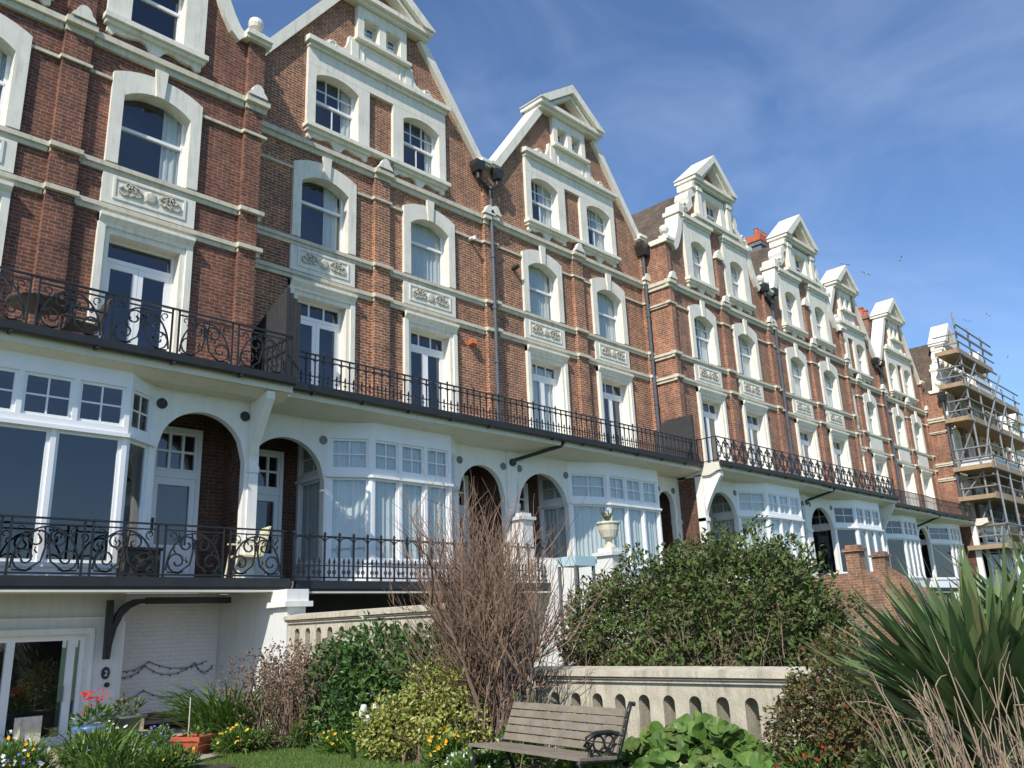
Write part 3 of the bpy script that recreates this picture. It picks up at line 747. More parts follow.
    for s in (-1, 1):
        vs = []; n = len(line)
        for (ox, oz), (ix, iz) in zip(outer, inner): vs += [(s*ox, yf, oz), (s*ix, yf, iz), (s*ox, yb, oz), (s*ix, -.001, iz)]
        fs = []
        for i in range(n-1):
            a, b = 4*i, 4*i+4; fs += [(a, b, b+1, a+1), (a, a+2, b+2, b), (a+1, b+1, b+3, a+3)]
        fs += [(0, 1, 3, 2), (4*n-4, 4*n-3, 4*n-1, 4*n-2)]
        mb.add(vs, fs)
        if not straight:     # volute blocks and scroll eyes
            mb.box(s*2.22*sx, s*2.50*sx, -.20, .45, Z(12.60), Z(12.74)); mb.box(s*1.16*sx, s*1.42*sx, -.2, .42, Z(13.86), Z(14.08))
            mb.tube([(s*p[0], p[1], p[2]) for p in spiral(1.98*sx, Z(12.98), .14, .04, -1, 5.5, -.14, 12)], .03, 5)
    build_parts(mb, 'gable_coping', 'stonewhite', H)
    # cap pediment
    mb = MB(); cw2 = cw+.02; pdp = .5
    mb.box(-cw2, cw2, -.24, .4, sh-.05, sh+.05); mb.box(-cw2-.07, cw2+.07, -.34, pdp, sh+.05, sh+.17)
    zb = sh+.172; a = cw2+.11
    for s in (-1, 1):
        t = .21; sl = math.hypot(a, ap-zb); nx, nz = (ap-zb)/sl*t, a/sl*t
        mb.prism([(s*a, zb), (s*a, zb+.02), (0, ap+.04), (0, ap-.24), (s*(a-.36), zb)], -.40, pdp)
        mb.prism([(s*(a-.40), zb), (0, ap-.26), (0, ap-.40), (s*(a-.56), zb)], -.28, pdp-.02)
    mb.build('pediment', 'stonewhite', H, off)
    # pier caps and ball finials
    mb = MB()
    for s, pw_ in ((-1, o['pier_l']), (1, o['pier_r'])):
        if not pw_: continue
        a, b = (-hw, -hw+pw_+.12) if s < 0 else (hw-pw_-.12, hw)
        if o['left_side'] and s < 0: a -= .08
        if o['right_side'] and s > 0: b += .08
        mb.box(a, b, -.20, .42, kn-.04, kn+.03); mb.box(a, b, -.26, .46, kn+.03, kn+.12)
        if straight: mb.lathe((a+b)/2 - s*0, 0, [(.11, kn+.12), (.12, kn+.2), (.08, kn+.27), (.01, kn+.29)], 10)
        else:
            m_ = (a+b)/2; mb.box(m_-.14, m_+.14, -.02-.14, .12, kn+.12, kn+.22)
            mb.lathe(m_, -.02, [(.05, kn+.22), (.06, kn+.30), (.13, kn+.36), (.155, kn+.45), (.13, kn+.55), (.06, kn+.60), (.01, kn+.61)], 14)
    build_parts(mb, 'pier_cap', 'stonewhite', H)
    # roof behind the gable
    rt_ = o['roof_top'] or (Z(13.9) if straight else Z(14.6)); mb = MB(); ke = kn-.15
    mb.add([(-hw, .42, ke), (0, .42, rt_), (hw, .42, ke), (-hw, depth, ke), (0, depth-1.5, rt_), (hw, depth, ke)], [(0, 1, 4, 3), (1, 2, 5, 4), (3, 4, 5)])
    rf = mb.build('roof', 'tile', H, off)
    if o.get('chimney'):
        cxm, cy0, zc = o['chimney']; mb = MB(); mb.box(cxm-.55, cxm+.55, cy0, cy0+.8, ke+.2, zc); mb.box(cxm-.62, cxm+.62, cy0-.07, cy0+.87, zc-.22, zc-.08)
        ch = mb.build('chimney', o.get('chim_mat', 'lead'), rf)
        mb = MB()
        if o.get('chim_mat'):
            for k in (-.3, .3): mb.lathe(cxm+k, cy0+.4, [(.17, zc), (.15, zc+.45), (.19, zc+.47), (.19, zc+.55), (.12, zc+.56)], 10)
        else:
            mb.box(cxm-.60, cxm+.60, cy0-.05, cy0+.85, zc, zc+.30)
            for k in (-.4, -.13, .13, .4): mb.lathe(cxm+k, cy0+.2, [(.11, zc+.3), (.10, zc+.62), (.12, zc+.64), (.08, zc+.65)], 8)
        build_parts(mb, 'chimney_pot', 'terracotta', ch)
    # ---- balcony deck, gutter, railing
    yg = o['yg']; xa, xb = o.get('deck_x', (-hw, hw))
    zgb = zD-.13
    mb = MB(); mb.prism_x([(yg+.08, zD), (yg+.08, zgb-.10), (yg+.16, zgb-.10), (-.80, zgb-.20), (.75, zgb-.20), (.75, zD-.02), (0, zD)], xa, xb); dk = mb.build('balcony_deck', 'soffit', H, off)
    mb = MB(); mb.prism_x([(yg-.06, zD+.01), (yg-.05, zgb+.03), (yg, zgb), (yg+.05, zgb+.01), (yg+.078, zgb+.05), (yg+.078, zD+.01)], xa, xb)
    for k in range(int((xb-xa)/1.1)): mb.box(xa+.5+k*1.1, xa+.54+k*1.1, yg-.07, yg+.06, zgb-.02, zgb+.01)
    mb.build('gutter', 'gutter', dk)
    ra, rb = o['rail_l'] if o['rail_l'] is not None else xa, o['rail_r'] if o['rail_r'] is not None else xb
    mr, mp_ = railing(o['rail'], ra, rb, yg+.10, zD, zD+o['rail_z'])
    mr.add(mp_.v, mp_.f); rl = mr.build('balcony_railing', 'blackiron', dk)
    if o.get('end_rail'):
        for s in o['end_rail']:
            m2 = MB(); x_ = xa+.03 if s < 0 else xb-.03
            m2.box(x_-.015, x_+.015, yg+.1, 0, zD+o['rail_z']-.025, zD+o['rail_z']); m2.box(x_-.012, x_+.012, yg+.1, 0, zD+.05, zD+.07)
            for k in range(8): m2.box(x_-.009, x_+.009, yg+.1+k*.16, yg+.118+k*.16, zD, zD+o['rail_z'])
            m2.build('balcony_end_railing', 'blackiron', dk)
    # ---- ground floor
    if o['ground']:
        ya, yb_, yl, zF = -.5, -.88, .55, .86
        zA = zgb-.16
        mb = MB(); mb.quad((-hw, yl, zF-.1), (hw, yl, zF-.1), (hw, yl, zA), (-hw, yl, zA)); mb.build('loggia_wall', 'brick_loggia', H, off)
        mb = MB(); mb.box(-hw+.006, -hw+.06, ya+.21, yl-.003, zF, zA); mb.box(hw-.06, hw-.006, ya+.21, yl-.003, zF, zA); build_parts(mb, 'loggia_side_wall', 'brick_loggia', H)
        b = o['bay']         # (back left, front left, front right, back right)
        piers = MB()
        piers.box(-hw, -hw+.17, ya-.04, ya+.2, zF, zA); piers.box(hw-.17, hw, ya-.04, ya+.2, zF, zA)
        piers.box(-hw, -hw+.19, ya-.07, ya+.2, 2.62, 2.72); piers.box(hw-.19, hw, ya-.07, ya+.2, 2.62, 2.72)
        # inner screen between this loggia and the bay
        build_parts(piers, 'veranda_pier', 'white', H)
        for (x0, x1) in ((-hw+.17, b[0]), (b[3], hw-.17)):
            mb = MB(); cx = (x0+x1)/2; ah = (x1-x0)/2-.06; rise = min(.72, ah*1.08); zs = 3.52-rise
            inn = arch(cx, ah, zF, zs, rise, 16)
            outp = [(x0, zF), (x0, zs)] + [(x0+(x1-x0)*i/16, zA) for i in range(1, 16)] + [(x1, zs), (x1, zF)]
            outp[1] = (x0, zA); outp[-2] = (x1, zA)
            mb.ring(outp, inn, ya, ya+.12, ya+.14)
            ar = mb.build('veranda_arch', 'white', H, off)
            mb = MB()
            for s in (-1, 1):
                q = cx+s*(ah*.95)
                mb.prism([(q+.085*math.cos(t), 3.56+.085*math.sin(t)) for t in np.linspace(0, 2*math.pi, 15)[:-1]], ya-.02, ya-.001)
            build_parts(mb, 'roundel', o.get('roundel', 'lead'), ar)
        # doors under the arches
        for dx in o.get('gdoors', ()):
            mb = MB(); x0, x1 = dx-.36, dx+.36; y = yl-.06
            mb.box(x0-.07, x0, y-.03, yl-.002, zF, 3.38); mb.box(x1, x1+.07, y-.03, yl-.002, zF, 3.38); mb.box(x0-.07, x1+.07, y-.03, yl-.002, 3.38, 3.46)
            mb.box(x0, x1, y-.02, yl-.002, 2.60, 2.72)
            mb.box(x0, x0+.09, y, yl-.002, zF, 2.6); mb.box(x1-.09, x1, y, yl-.002, zF, 2.6); mb.box(x0+.09, x1-.09, y, yl-.002, zF, 1.50); mb.box(x0+.09, x1-.09, y, yl-.002, 2.48, 2.6)
            for i in range(4): xx = x0+.02+(x1-x0-.04)*i/3; mb.box(xx-.022, xx+.022, y, yl-.002, 2.72, 3.38)
            for zz in (2.74, 3.05, 3.36): mb.box(x0, x1, y+.004, yl-.002, zz-.02, zz+.02)
            gd = mb.build('garden_door', 'upvc', H, off); g_ = MB(); g_.quad((x0+.09, yl-.02, 1.5), (x1-.09, yl-.02, 1.5), (x1-.09, yl-.02, 2.48), (x0+.09, yl-.02, 2.48)); g_.quad((x0, yl-.02, 2.72), (x1, yl-.02, 2.72), (x1, yl-.02, 3.38), (x0, yl-.02, 3.38)); g_.build('pane', 'glassdark', gd, off)
            mb = MB(); mb.box(x0+.03, x0+.05, y-.05, y, 1.72, 1.92); mb.build('handle', 'blackiron', gd, off)
        zf = (3.02, 3.62, None, 2.86, o.get('zlow', 1.25), zA)
        fl = o.get('front_lights', (3, 3)); cu = o.get('bay_curtain'); gl = 'glass' if cu else 'glassdark'
        panel_front(H, (b[1], yb_), (b[2], yb_), fl[0], zf, off, zF, gl, cu, fl[1])
        panel_front(H, (b[0], ya), (b[1], yb_), 1, zf, off, zF, gl, cu)
        panel_front(H, (b[2], yb_), (b[3], ya), 1, zf, off, zF, gl, cu)
        panel_front(H, (b[0], yl), (b[0]+.001, ya), 1, zf, off, zF, gl, cu)
        panel_front(H, (b[3], ya), (b[3]+.001, yl), 1, zf, off, zF, gl, cu)
        mb = MB(); mb.prism_z([(b[0]+.02, yl), (b[1], yb_+.02), (b[2], yb_+.02), (b[3]-.02, yl)], zA-.03, zA-.01); mb.prism_z([(b[0]+.02, yl), (b[1], yb_+.02), (b[2], yb_+.02), (b[3]-.02, yl)], zF, zF+.02)
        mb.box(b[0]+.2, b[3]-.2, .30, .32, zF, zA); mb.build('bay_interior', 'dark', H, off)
        # terrace deck of the ground floor
        yd = o.get('yd', -1.2); xa2, xb2 = o.get('ldeck_x', (-hw, hw))
        mb = MB(); mb.box(xa2, xb2, yd+.04, .6, zF-.12, zF); mb.build('terrace_slab', o.get('slab_mat', 'lead'), H, off)
        mb = MB(); mb.box(xa2, xb2, yd-.04, yd+.038, zF-.125, zF+.004); mb.box(xa2, xb2, yd-.02, yd+.5, zF-.17, zF-.125); mb.build('slab_edge', 'gutter', H, off)
        mb = MB(); mb.box(xa2, xb2, yd-.03, yd+.3, zF-.20, zF-.172); mb.build('slab_trim', 'soffit', H, off)
        if o.get('lrail'):
            mr, mp_ = railing(o['lrail'], xa2+o.get('lr0', 0), xb2-.05, yd+.06, zF, zF+.76); mr.add(mp_.v, mp_.f); mr.build('terrace_railing', 'blackiron', H, off)
        if o.get('basement', True):
            mb = MB(); mb.box(-hw, hw, .2, .4, GROUND, zF-.122); mb.build('basement_wall', o.get('base_mat', 'wallwhite'), H, off)
    for br_x in o.get('brackets', ()):
        mb = MB(); yv = yg+.12
        pts = [(-.54, zgb-.18), (yv, zgb-.12), (yv, zgb-.25)] + [(-.54+(yv+.54)*(1-t)**1.0*1.0*math.cos(t*math.pi/2)**1.6, zgb-.25-.95*math.sin(t*math.pi/2)**1.3) for t in np.linspace(.08, 1, 9)]
        mb.prism_x(pts, br_x-.07, br_x+.07); mb.build('console_bracket', 'white', H, off)
    for px, zt, zb, style in o.get('pipes', ()):
        mb = MB(); y = -.17; mb.tube([(px, y, zb), (px, y, zt)], .05, 8)
        for k in range(int((zt-zb)/1.4)): mb.tube([(px, y, zb+.5+k*1.4), (px, y, zb+.58+k*1.4)], .066, 8)
        pp = mb.build('downpipe', 'pipegrey', H, off); mb = MB()
        if style == 'hopper': mb.prism([(px-.11, zt-.05), (px+.11, zt-.05), (px+.20, zt+.22), (px+.20, zt+.32), (px-.20, zt+.32), (px-.20, zt+.22)], y-.16, y+.16)
        elif style == 'double':
            for s in (-1, 1):
                q = px+s*.34-.1; mb.prism([(q-.08, zt+.28), (q+.08, zt+.28), (q+.15, zt+.46), (q+.15, zt+.56), (q-.15, zt+.56), (q-.15, zt+.46)], y-.14, y+.14)
                mb.tube([(q, y, zt+.3), (q, y, zt+.12), (px-.03, y, zt-.1), (px, y, zt-.35)], .055, 8)
        if style != 'plain': build_parts(mb, 'hopper', 'gutter', pp)
    for px, zt in o.get('struts', ()):
        mb = MB(); mb.tube([(px+.95, yg+.04, zgb), (px+.9, yg+.1, zgb-.10), (px+.1, ya-.02 if o['ground'] else -.5, zt+.02), (px, (ya if o['ground'] else -.5)-.05, zt-.05)], .045, 7); mb.tube([(px, -.5, zt-.05), (px, -.60, zt-.05)], .09, 10); mb.build('gutter_outlet_pipe', 'gutter', H, off)
    OFF = (0, 0, 0)
    return H
def hash_label(s):
    h = 0
    for ch in s: h = (h*131+ord(ch)) % 1000003
    return h

# ------------------------------------------------------------------ the ground
def structure(o): o['kind'] = 'structure'; return o
mb = MB(); mb.quad((-400, -400, ZG-.02), (700, -400, ZG-.02), (700, 500, ZG-.02), (-400, 500, ZG-.02)); structure(mb.build('ground', 'lawnbase'))
mb = MB(); mb.prism_z([(-8, -13.9), (7.0, -13.9), (7.0, -7.6), (6.15, -7.3), (6.0, -5.6), (5.95, -4.4), (5.2, -4.1), (4.9, -5.2), (3.2, -4.6), (-8, -4.6)], ZG-.016, ZG); structure(mb.build('lawn', 'lawnbase'))
mb = MB(); mb.prism_z([(-4, -4.3), (4.6, -4.3), (5.2, -4.0), (5.4, -2.6), (7.0, -2.2), (7.0, .2), (-4, .2)], ZG-.012, ZG+.01); structure(mb.build('path', 'paving'))
mb = MB(); mb.prism_z([(5.25, -4.05), (5.95, -4.35), (6.02, -5.6), (6.2, -7.3), (7.0, -7.7), (7.0, -2.3), (5.45, -2.6)], ZG-.014, ZG+.03)
mb.prism_z([(5.9, -7.6), (7.0, -7.6), (7.0, -12.2), (5.0, -13.2), (3.2, -13.4), (3.4, -12.4), (5.6, -10.9)], ZG-.011, ZG+.025)
mb.prism_z([(1.2, -4.5), (4.5, -4.4), (4.9, -5.1), (3.4, -5.5), (1.0, -5.9)], ZG-.009, ZG+.02); structure(mb.build('flower_bed_soil', 'soil'))

# ------------------------------------------------------------------ the terrace
N_, C_ = 'net', 'creamcurtain'
full = lambda m: (m, 0, 1)
make_house('terraced_house', 'dark brick house at the left edge with projecting front and two scrolled iron balconies', 3.595, -.8, -.07, 6.74, DUTCH, 'brick_dark', dict(  # brick_dark carries this front's shade in its colour
    rail='scroll', yg=-1.2, zdeck=4.15, left_side=True, right_side=True, pier_l=.36, pier_r=.34, w1='one', w3='plain', door='one', rail_z=.78, deck_x=(-3.4, 3.62), rail_r=3.55, end_rail=(1,),
    curtains=[None, (N_, .75, 1), None, None, (N_, .70, 1), None], bay=(-2.3, -1.85, 1.08, 1.60), front_lights=(4, 3), zlow=1.0, gdoors=(2.42,), yd=-1.2, lrail='scroll', ldeck_x=(-3.4, 3.62), basement=False, brackets=(3.25,), roundel='screen'))
make_house('terraced_house', 'straight gabled brick house between the leftmost projecting house and the first tall downpipe', 10.415, 0, .15, 6.9, STRAIGHT, 'brick', dict(
    rail='spear', yg=-1.4, w1='vent', w3='six', curtains=[None, (N_, .62, .95), (N_, .78, 1), None, full(N_), (N_, .8, 1)], deck_x=(-3.0, 3.45), bay=(-1.56, -.79, 1.25, 1.74), gdoors=(-2.35, 2.55), bay_curtain=N_,
    yd=-1.6, lrail='arched', ldeck_x=(-2.85, 3.45), rail_l=-2.95, pipes=((3.44, 11.0, 4.3, 'double'),), rail_z=.66, struts=((3.45, 3.72),), base_mat='dark'))  # wall under this deck coloured near-black to stand for the shade there
make_house('terraced_house', 'straight gabled brick house just left of the first curly white gable', 17.305, 0, .2, 6.88, STRAIGHT, 'brick', dict(
    rail='spear', yg=-1.4, w1='one', w3='six', curtains=[full(N_), full(N_), (N_, .55, 1), None, full(N_), (N_, .5, 1)], bay=(-1.4, -.30, 1.92, 2.36), gdoors=(-2.3,), bay_curtain=N_,
    yd=-1.4, lrail=None, pipes=((3.25, 11.1, 4.3, 'hopper'),), rail_z=.66, deck_x=(-3.44, 3.44)))
make_house('terraced_house', 'projecting brick house under the nearer of the two curly white gables', 23.95, -.8, .08, 6.4, DUTCH, 'brick_orange', dict(
    rail='lattice', yg=-1.22, w1='two', w3='two', zdeck=4.22, left_side=True, curtains=[None, (N_, .5, 1), full(N_), None, (N_, .45, 1), (N_, .4, 1)], bay=(-1.3, -.15, 2.05, 2.46), gdoors=(-2.2,), bay_curtain=N_, end_rail=(-1,),
    yd=-1.2, lrail=None, rail_z=.74, brackets=(-3.05,), struts=((3.2, 3.66),)))
make_house('terraced_house', 'projecting brick house under the farther of the two curly white gables', 30.4, -.8, .01, 6.5, DUTCH, 'brick_orange', dict(
    rail='lattice', yg=-1.22, w1='two', w3='two', zdeck=4.2, right_side=True, curtains=[None, (N_, .3, 1), full(N_), None, full(N_), (N_, .4, 1)], bay=(-1.2, -.15, 2.05, 2.46), gdoors=(-2.2,), bay_curtain=None,
    yd=-1.2, rail_z=.74, pipes=((-3.05, 11.0, 4.3, 'double'),), brackets=(3.05,), chimney=(3.2, 2.7, 16.35)))
make_house('terraced_house', 'narrow straight gabled brick house right of the pair of curly gables', 36.5, 0, -.11, 5.7, STRAIGHT, 'brick_orange', dict(
    rail='plain', yg=-1.4, zdeck=4.15, w1='one', w3='six', curtains=[None, full(N_), (N_, .4, 1), full(N_), full(N_), full(N_)], bay=(-1.0, .4, 2.0, 2.3), gdoors=(), rail_z=.62, pipes=((2.8, 10.8, 4.3, 'double'),), struts=((2.8, 3.5),), carved=False))
make_house('terraced_house', 'narrow straight gabled brick house immediately left of the scaffolding', 42.15, 0, -.27, 5.6, STRAIGHT, 'brick_orange', dict(
    rail='plain', yg=-1.4, zdeck=4.12, w1='one', w3='six', curtains=[full(N_), full(N_), (N_, .4, 1), full(N_), full(N_), full(N_)], bay=(-1.2, .5, 2.0, 2.35), gdoors=(), rail_z=.62, carved=False, chimney=(2.7, 1.8, 15.45), chim_mat='brick_orange'))
make_house('terraced_house', 'brick house with a bright white curly gable behind the scaffolding', 47.35, -.85, -.7, 4.9, DUTCH, 'brick_orange', dict(
    rail='plain', yg=-1.2, zdeck=4.1, w1='one', w3='six', left_side=True, curtains=[full(N_), full(N_), None, None, full(N_), None], bay=(-1.0, .4, 1.6, 1.9), rail_z=.6, carved=False, pier_l=.3, pipes=((-2.62, 10.1, 4.2, 'hopper'),)))
for i, (cx, dz, lab, g) in enumerate(((52.25, -1.3, 'brick house behind the far half of the scaffolding, gable hidden by boards', DUTCH),
                                      (57.15, -2.1, 'distant gabled house next beyond the scaffolding', STRAIGHT),
                                      (62.05, -2.8, 'distant gabled house second beyond the scaffolding', STRAIGHT),
                                      (66.95, -3.4, 'farthest gabled house at the right edge beyond the scaffolding', STRAIGHT))):
    make_house('terraced_house', lab, cx, -.85 if i == 0 else 0, dz, 4.9, g, 'brick_orange', dict(rail='plain', yg=-1.2, zdeck=3.9, w1='one', w3='six', curtains=[None]*6, ground=False, rail_z=.6, carved=False))

# ------------------------------------------------------------------ basement front of the near house
root = thing('basement_front', 'white painted basement front with glazed garden doors under the near balcony', 'basement wall', (4.9, -.9, ZG))
def rel(mb, name, mat, par=None, base=(4.9, -.9, ZG)): return mb.build(name, mat, par or root, base)
mb = MB(); yb0 = -.9
mb.box(.2, 3.05, yb0, yb0+.25, ZG, .738); mb.box(3.05, 4.655, yb0, yb0+.25, .14, .738); mb.box(4.655, 5.12, yb0, yb0+.25, ZG, .738)
mb.box(5.12, 5.16, yb0+.02, yb0+.75, ZG, .738)
rel(mb, 'painted_wall', 'wallwhite')
mb = MB(); mb.box(.2, 5.12, yb0-.03, yb0-.001, .34, .37); mb.box(3.0, 4.74, yb0-.035, yb0-.001, .14, .22); mb.box(4.70, 4.75, yb0-.03, yb0-.001, ZG, .14); rel(mb, 'wall_trim', 'white')
mb = MB(); y = yb0+.08
for x in (3.05, 3.66, 4.44, 4.60): mb.box(x, x+(.10 if x < 4.5 else .055), y, y+.08, ZG, .14)
mb.box(3.1, 4.64, y+.002, y+.078, .06, .14); mb.box(3.1, 4.64, y+.004, y+.076, ZG, ZG+.12)
d = rel(mb, 'garden_doors', 'upvc'); mb = MB(); mb.quad((3.05, y+.04, ZG), (4.62, y+.04, ZG), (4.62, y+.04, .14), (3.05, y+.04, .14)); rel(mb, 'pane', 'glassdark', d); mb = MB(); mb.box(3.0, 4.7, .2, .22, ZG, .6); rel(mb, 'interior', 'dark')
mb = MB(); mb.box(4.40, 4.425, y-.04, y, -.75, -.55); rel(mb, 'handle', 'lead', d)
# recess beyond the corner: narrow side door, painted brick back wall, party wall
mb = MB(); mb.box(5.16, 5.19, -.82, -.30, ZG, .30); mb.box(5.19, 5.22, -.80, -.74, ZG, .30); mb.box(5.19, 5.22, -.38, -.32, ZG, .30); sd_ = rel(mb, 'side_door', 'upvc')
mb = MB(); mb.box(5.191, 5.2, -.72, -.40, -.55, .22); mb.box(5.191, 5.2, -.72, -.40, ZG+.2, -.65); rel(mb, 'pane', 'glassdark', sd_)
mb = MB(); mb.box(5.162, 6.978, -.2, 0, -1.06, .738); rel(mb, 'back_wall', 'whitebrick')
mb = MB(); mb.box(5.16, 6.98, -.23, -.201, ZG, -1.062); rel(mb, 'brick_plinth', 'brick_dark')
mb = MB(); mb.box(5.3, 6.7, -.62, -.235, ZG+.13, ZG+.17); mb.box(5.35, 5.42, -.6, -.25, ZG, ZG+.13); mb.box(6.55, 6.62, -.6, -.25, ZG, ZG+.13); tag(mb.build('low_bench', 'wood', None, (6, -.4, ZG), loc=(6, -.4, ZG)), 'low plank bench against the painted brick wall under the balcony', 'bench')
# curved iron strut that carries the balcony
mb = MB(); mb.prism([(4.86, .60), (4.87, -.22), (4.94, -.22), (4.955, -.02), (5.0, .20), (5.08, .38), (5.18, .485), (5.30, .54), (5.42, .56), (5.42, .615), (5.24, .61), (5.14, .57), (5.05, .50), (4.98, .38), (4.94, .24), (4.935, .45), (4.93, .60)], -1.05, -.95)
tag(mb.build('iron_bracket', 'blackiron', None, (5, -.93, 0), loc=(5, -.93, 0)), 'black curved bracket carrying the near balcony over the garden doors', 'bracket')
mb = MB(); mb.box(5.42, 6.75, -1.06, -.94, .54, .635); tag(mb.build('timber_beam', 'blackiron', None, (6, -1, .54), loc=(6, -1, .54)), 'dark beam under the near balcony above the fairy lights', 'beam')
# plaque with a figure and a bell push
p_ = thing('number_plaque', 'dark oval number plaque on the white basement wall beside the doors', 'house sign', (4.95, -.905, -.41))
mb = MB(); mb.prism([(.058*math.cos(t), .085*math.sin(t)) for t in np.linspace(0, 2*math.pi, 25)[:-1]], -.018, 0); mb.build('plate', 'gutter', p_)
fc = bpy.data.curves.new('figure', 'FONT'); fc.body = '2'; fc.size = .11; fc.align_x = 'CENTER'; fc.extrude = .003; fo = bpy.data.objects.new('figure', fc); COL.objects.link(fo); fo.parent = p_; fo.location = (0, -.022, -.038); fo.rotation_euler = (math.pi/2, 0, 0); fm = bpy.data.meshes.new_from_object(fo); bpy.data.objects.remove(fo); fo = bpy.data.objects.new('figure', fm); COL.objects.link(fo); fo.parent = p_; fo.location = (0, -.022, -.038); fo.rotation_euler = (math.pi/2, 0, 0); fm.materials.clear(); fm.materials.append(MT['signdigit'])
mb = MB(); mb.prism([(.034*math.cos(t), .034*math.sin(t)) for t in np.linspace(0, 2*math.pi, 17)[:-1]], -.03, 0); mb.prism([(.02*math.cos(t), .02*math.sin(t)) for t in np.linspace(0, 2*math.pi, 9)[:-1]], -.04, -.03); tag(mb.build('bell_push', 'gutter', loc=(4.98, -.905, -.57)), 'small round black bell push under the oval plaque', 'doorbell')
# fairy lights on the painted brick wall
for k, (z0, sag, xs) in enumerate(((-.30, .13, (5.2, 5.85, 6.9)), (-.36, .26, (5.2, 5.8, 6.6, 6.95)), (-.72, .22, (5.2, 5.8, 6.7)))):
    mb = MB(); pts = []
    for a, b in zip(xs[:-1], xs[1:]):
        for i in range(12):
            t = i/12; pts.append((a+(b-a)*t, -.225, z0-sag*4*t*(1-t)*(.6 if k else 1)-.0))
    mb.tube(pts, .008, 4)
    for q in pts[::2]: mb.lathe(q[0], q[1]-.01, [(.004, q[2]+.01), (.016, q[2]), (.013, q[2]-.02), (.003, q[2]-.03)], 6)
    tag(mb.build('fairy_lights', 'lead'), ('topmost shallow swag of dark fairy lights on the painted brick wall', 'middle deeper swag of dark fairy lights on the painted brick wall', 'lowest swag of dark fairy lights on the painted brick wall')[k], 'fairy lights', 'fairy lights on the wall')

# ------------------------------------------------------------------ garden party wall with arched slots
def slot_wall(name, label, y0, y1, ztop, zslot, pitch, mat_parts=True):
    """wall along y at x = 7.0 .. 7.24, y0 the far end"""
    x0, x1 = 7.0, 7.24; root = thing(name, label, 'garden wall', (7.12, (y0+y1)/2, ZG), 'slotted garden walls'); base = (7.12, (y0+y1)/2, ZG)
    mb = MB(); L = y0-y1; n = int(L/pitch); zc = ztop-.13; sw = .13; zs = zslot-.45
    # face built of piers, heads and a base, the openings left clear
    def face(x, flip):
        pass
    edges = [y0-(L-n*pitch)/2-i*pitch for i in range(n+1)]
    mb.box(x0, x1, y1, y0, ZG-.02, zs)
    mb.box(x0, x1, edges[0]-pitch/2+sw/2, y0, zs, zc)
    mb.box(x0, x1, y1, edges[-1]+pitch/2-sw/2, zs, zc)
    for i in range(n):
        c = edges[i]-pitch/2
        if i < n-1:
            mb.box(x0, x1, edges[i+1]-pitch/2+sw/2, c-sw/2, zs, zc)
        # arched head over the slot
        hz = zslot-sw/2; m_ = 8
        pts = [(c+sw/2, zc)] + [(c+sw/2*math.cos(t), hz+sw/2*math.sin(t)) for t in np.linspace(0, math.pi, m_+1)] + [(c-sw/2, zc)]
        mb.prism_x(pts, x0, x1)
    mb.build('slotted_wall', 'garden_stone', root, base)
    mb = MB(); ov = .07
    mb.prism_x([(0, 0)]*0 or [(y0+.02, zc), (y1-.02, zc), (y1-.02, zc+.03), (y0+.02, zc+.03)], x0-.03, x1+.03)
    mb.prism([(x0-ov, zc+.055), (x1+ov, zc+.055), (x1+ov, ztop-.02), ((x0+x1)/2, ztop+.012), (x0-ov, ztop-.02)], y1-.05, y0+.05)
    mb.build('coping', 'garden_stone', root, base)
    mb = MB(); mb.box(x0-.05, x1+.05, y1-.03, y0+.03, zc+.031, zc+.054); mb.build('coping_band', 'coping_line', root, base)
    return root
slot_wall('garden_wall', 'upper stretch of slotted stone garden wall beside the white pier', -2.40, -6.0, .30, .10, .285)
slot_wall('garden_wall', 'lower stretch of slotted stone garden wall behind the bench', -7.42, -10.55, -.44, -.68, .287)
root = thing('white_pier', 'white painted pier with square cap at the house end of the slotted wall', 'pier', (7.12, -2.2, ZG)); B_ = (7.12, -2.2, ZG)
mb = MB(); mb.box(6.96, 7.28, -2.40, -2.0, ZG, .42); mb.build('shaft', 'wallwhite', root, B_)
mb = MB(); mb.box(6.88, 7.36, -2.48, -1.92, .42, .50); mb.box(6.93, 7.31, -2.43, -1.97, .50, .68); mb.build('cap', 'white', root, B_)
mb = MB(); mb.box(6.98, 7.26, -1.99, .1, ZG, .70); tag(mb.build('party_wall', 'wallwhite', None, (7.1, -1, ZG), loc=(7.1, -1, ZG)), 'plain white wall running under the balcony to the white pier', 'wall')

# garden walls farther along
def ramp_wall(x, pts, mat, label, cap=None, name='garden_wall', w=.25):
    root = thing(name, label, 'garden wall', (x, pts[0][0], ZG), 'garden walls between the gardens'); B = (x, pts[0][0], ZG)
    mb = MB(); mb.prism_x([(pts[0][0], ZG)]+pts+[(pts[-1][0], ZG)], x-w/2, x+w/2); mb.build('wall_body', mat, root, B)
    for (y, z, mt, hw_) in cap or ():
        mb = MB(); mb.box(x-hw_, x+hw_, y-hw_, y+hw_, ZG, z); mb.box(x-hw_-.06, x+hw_+.06, y-hw_-.06, y+hw_+.06, z, z+.07); mb.box(x-hw_+.02, x+hw_-.02, y-hw_+.02, y+hw_-.02, z+.07, z+.16); mb.build('pier', mt, root, B)
    return root
ramp_wall(13.9, [(-.6, 1.5), (-3.0, 1.25), (-3.5, .6), (-3.9, .2)], 'wallwhite', 'white garden wall with stone urn behind the bare bush', cap=((-.75, 2.3, 'wallwhite', .17), (-3.2, 1.30, 'wallwhite', .20)))
ramp_wall(20.8, [(-1.6, .9), (-5.1, .85), (-5.5, 1.0), (-6.5, .05), (-6.9, -.5)], 'brick_garden', 'sunlit brick garden wall with sloping top, nearer of two', cap=((-5.35, 1.42, 'brick_garden', .17),))
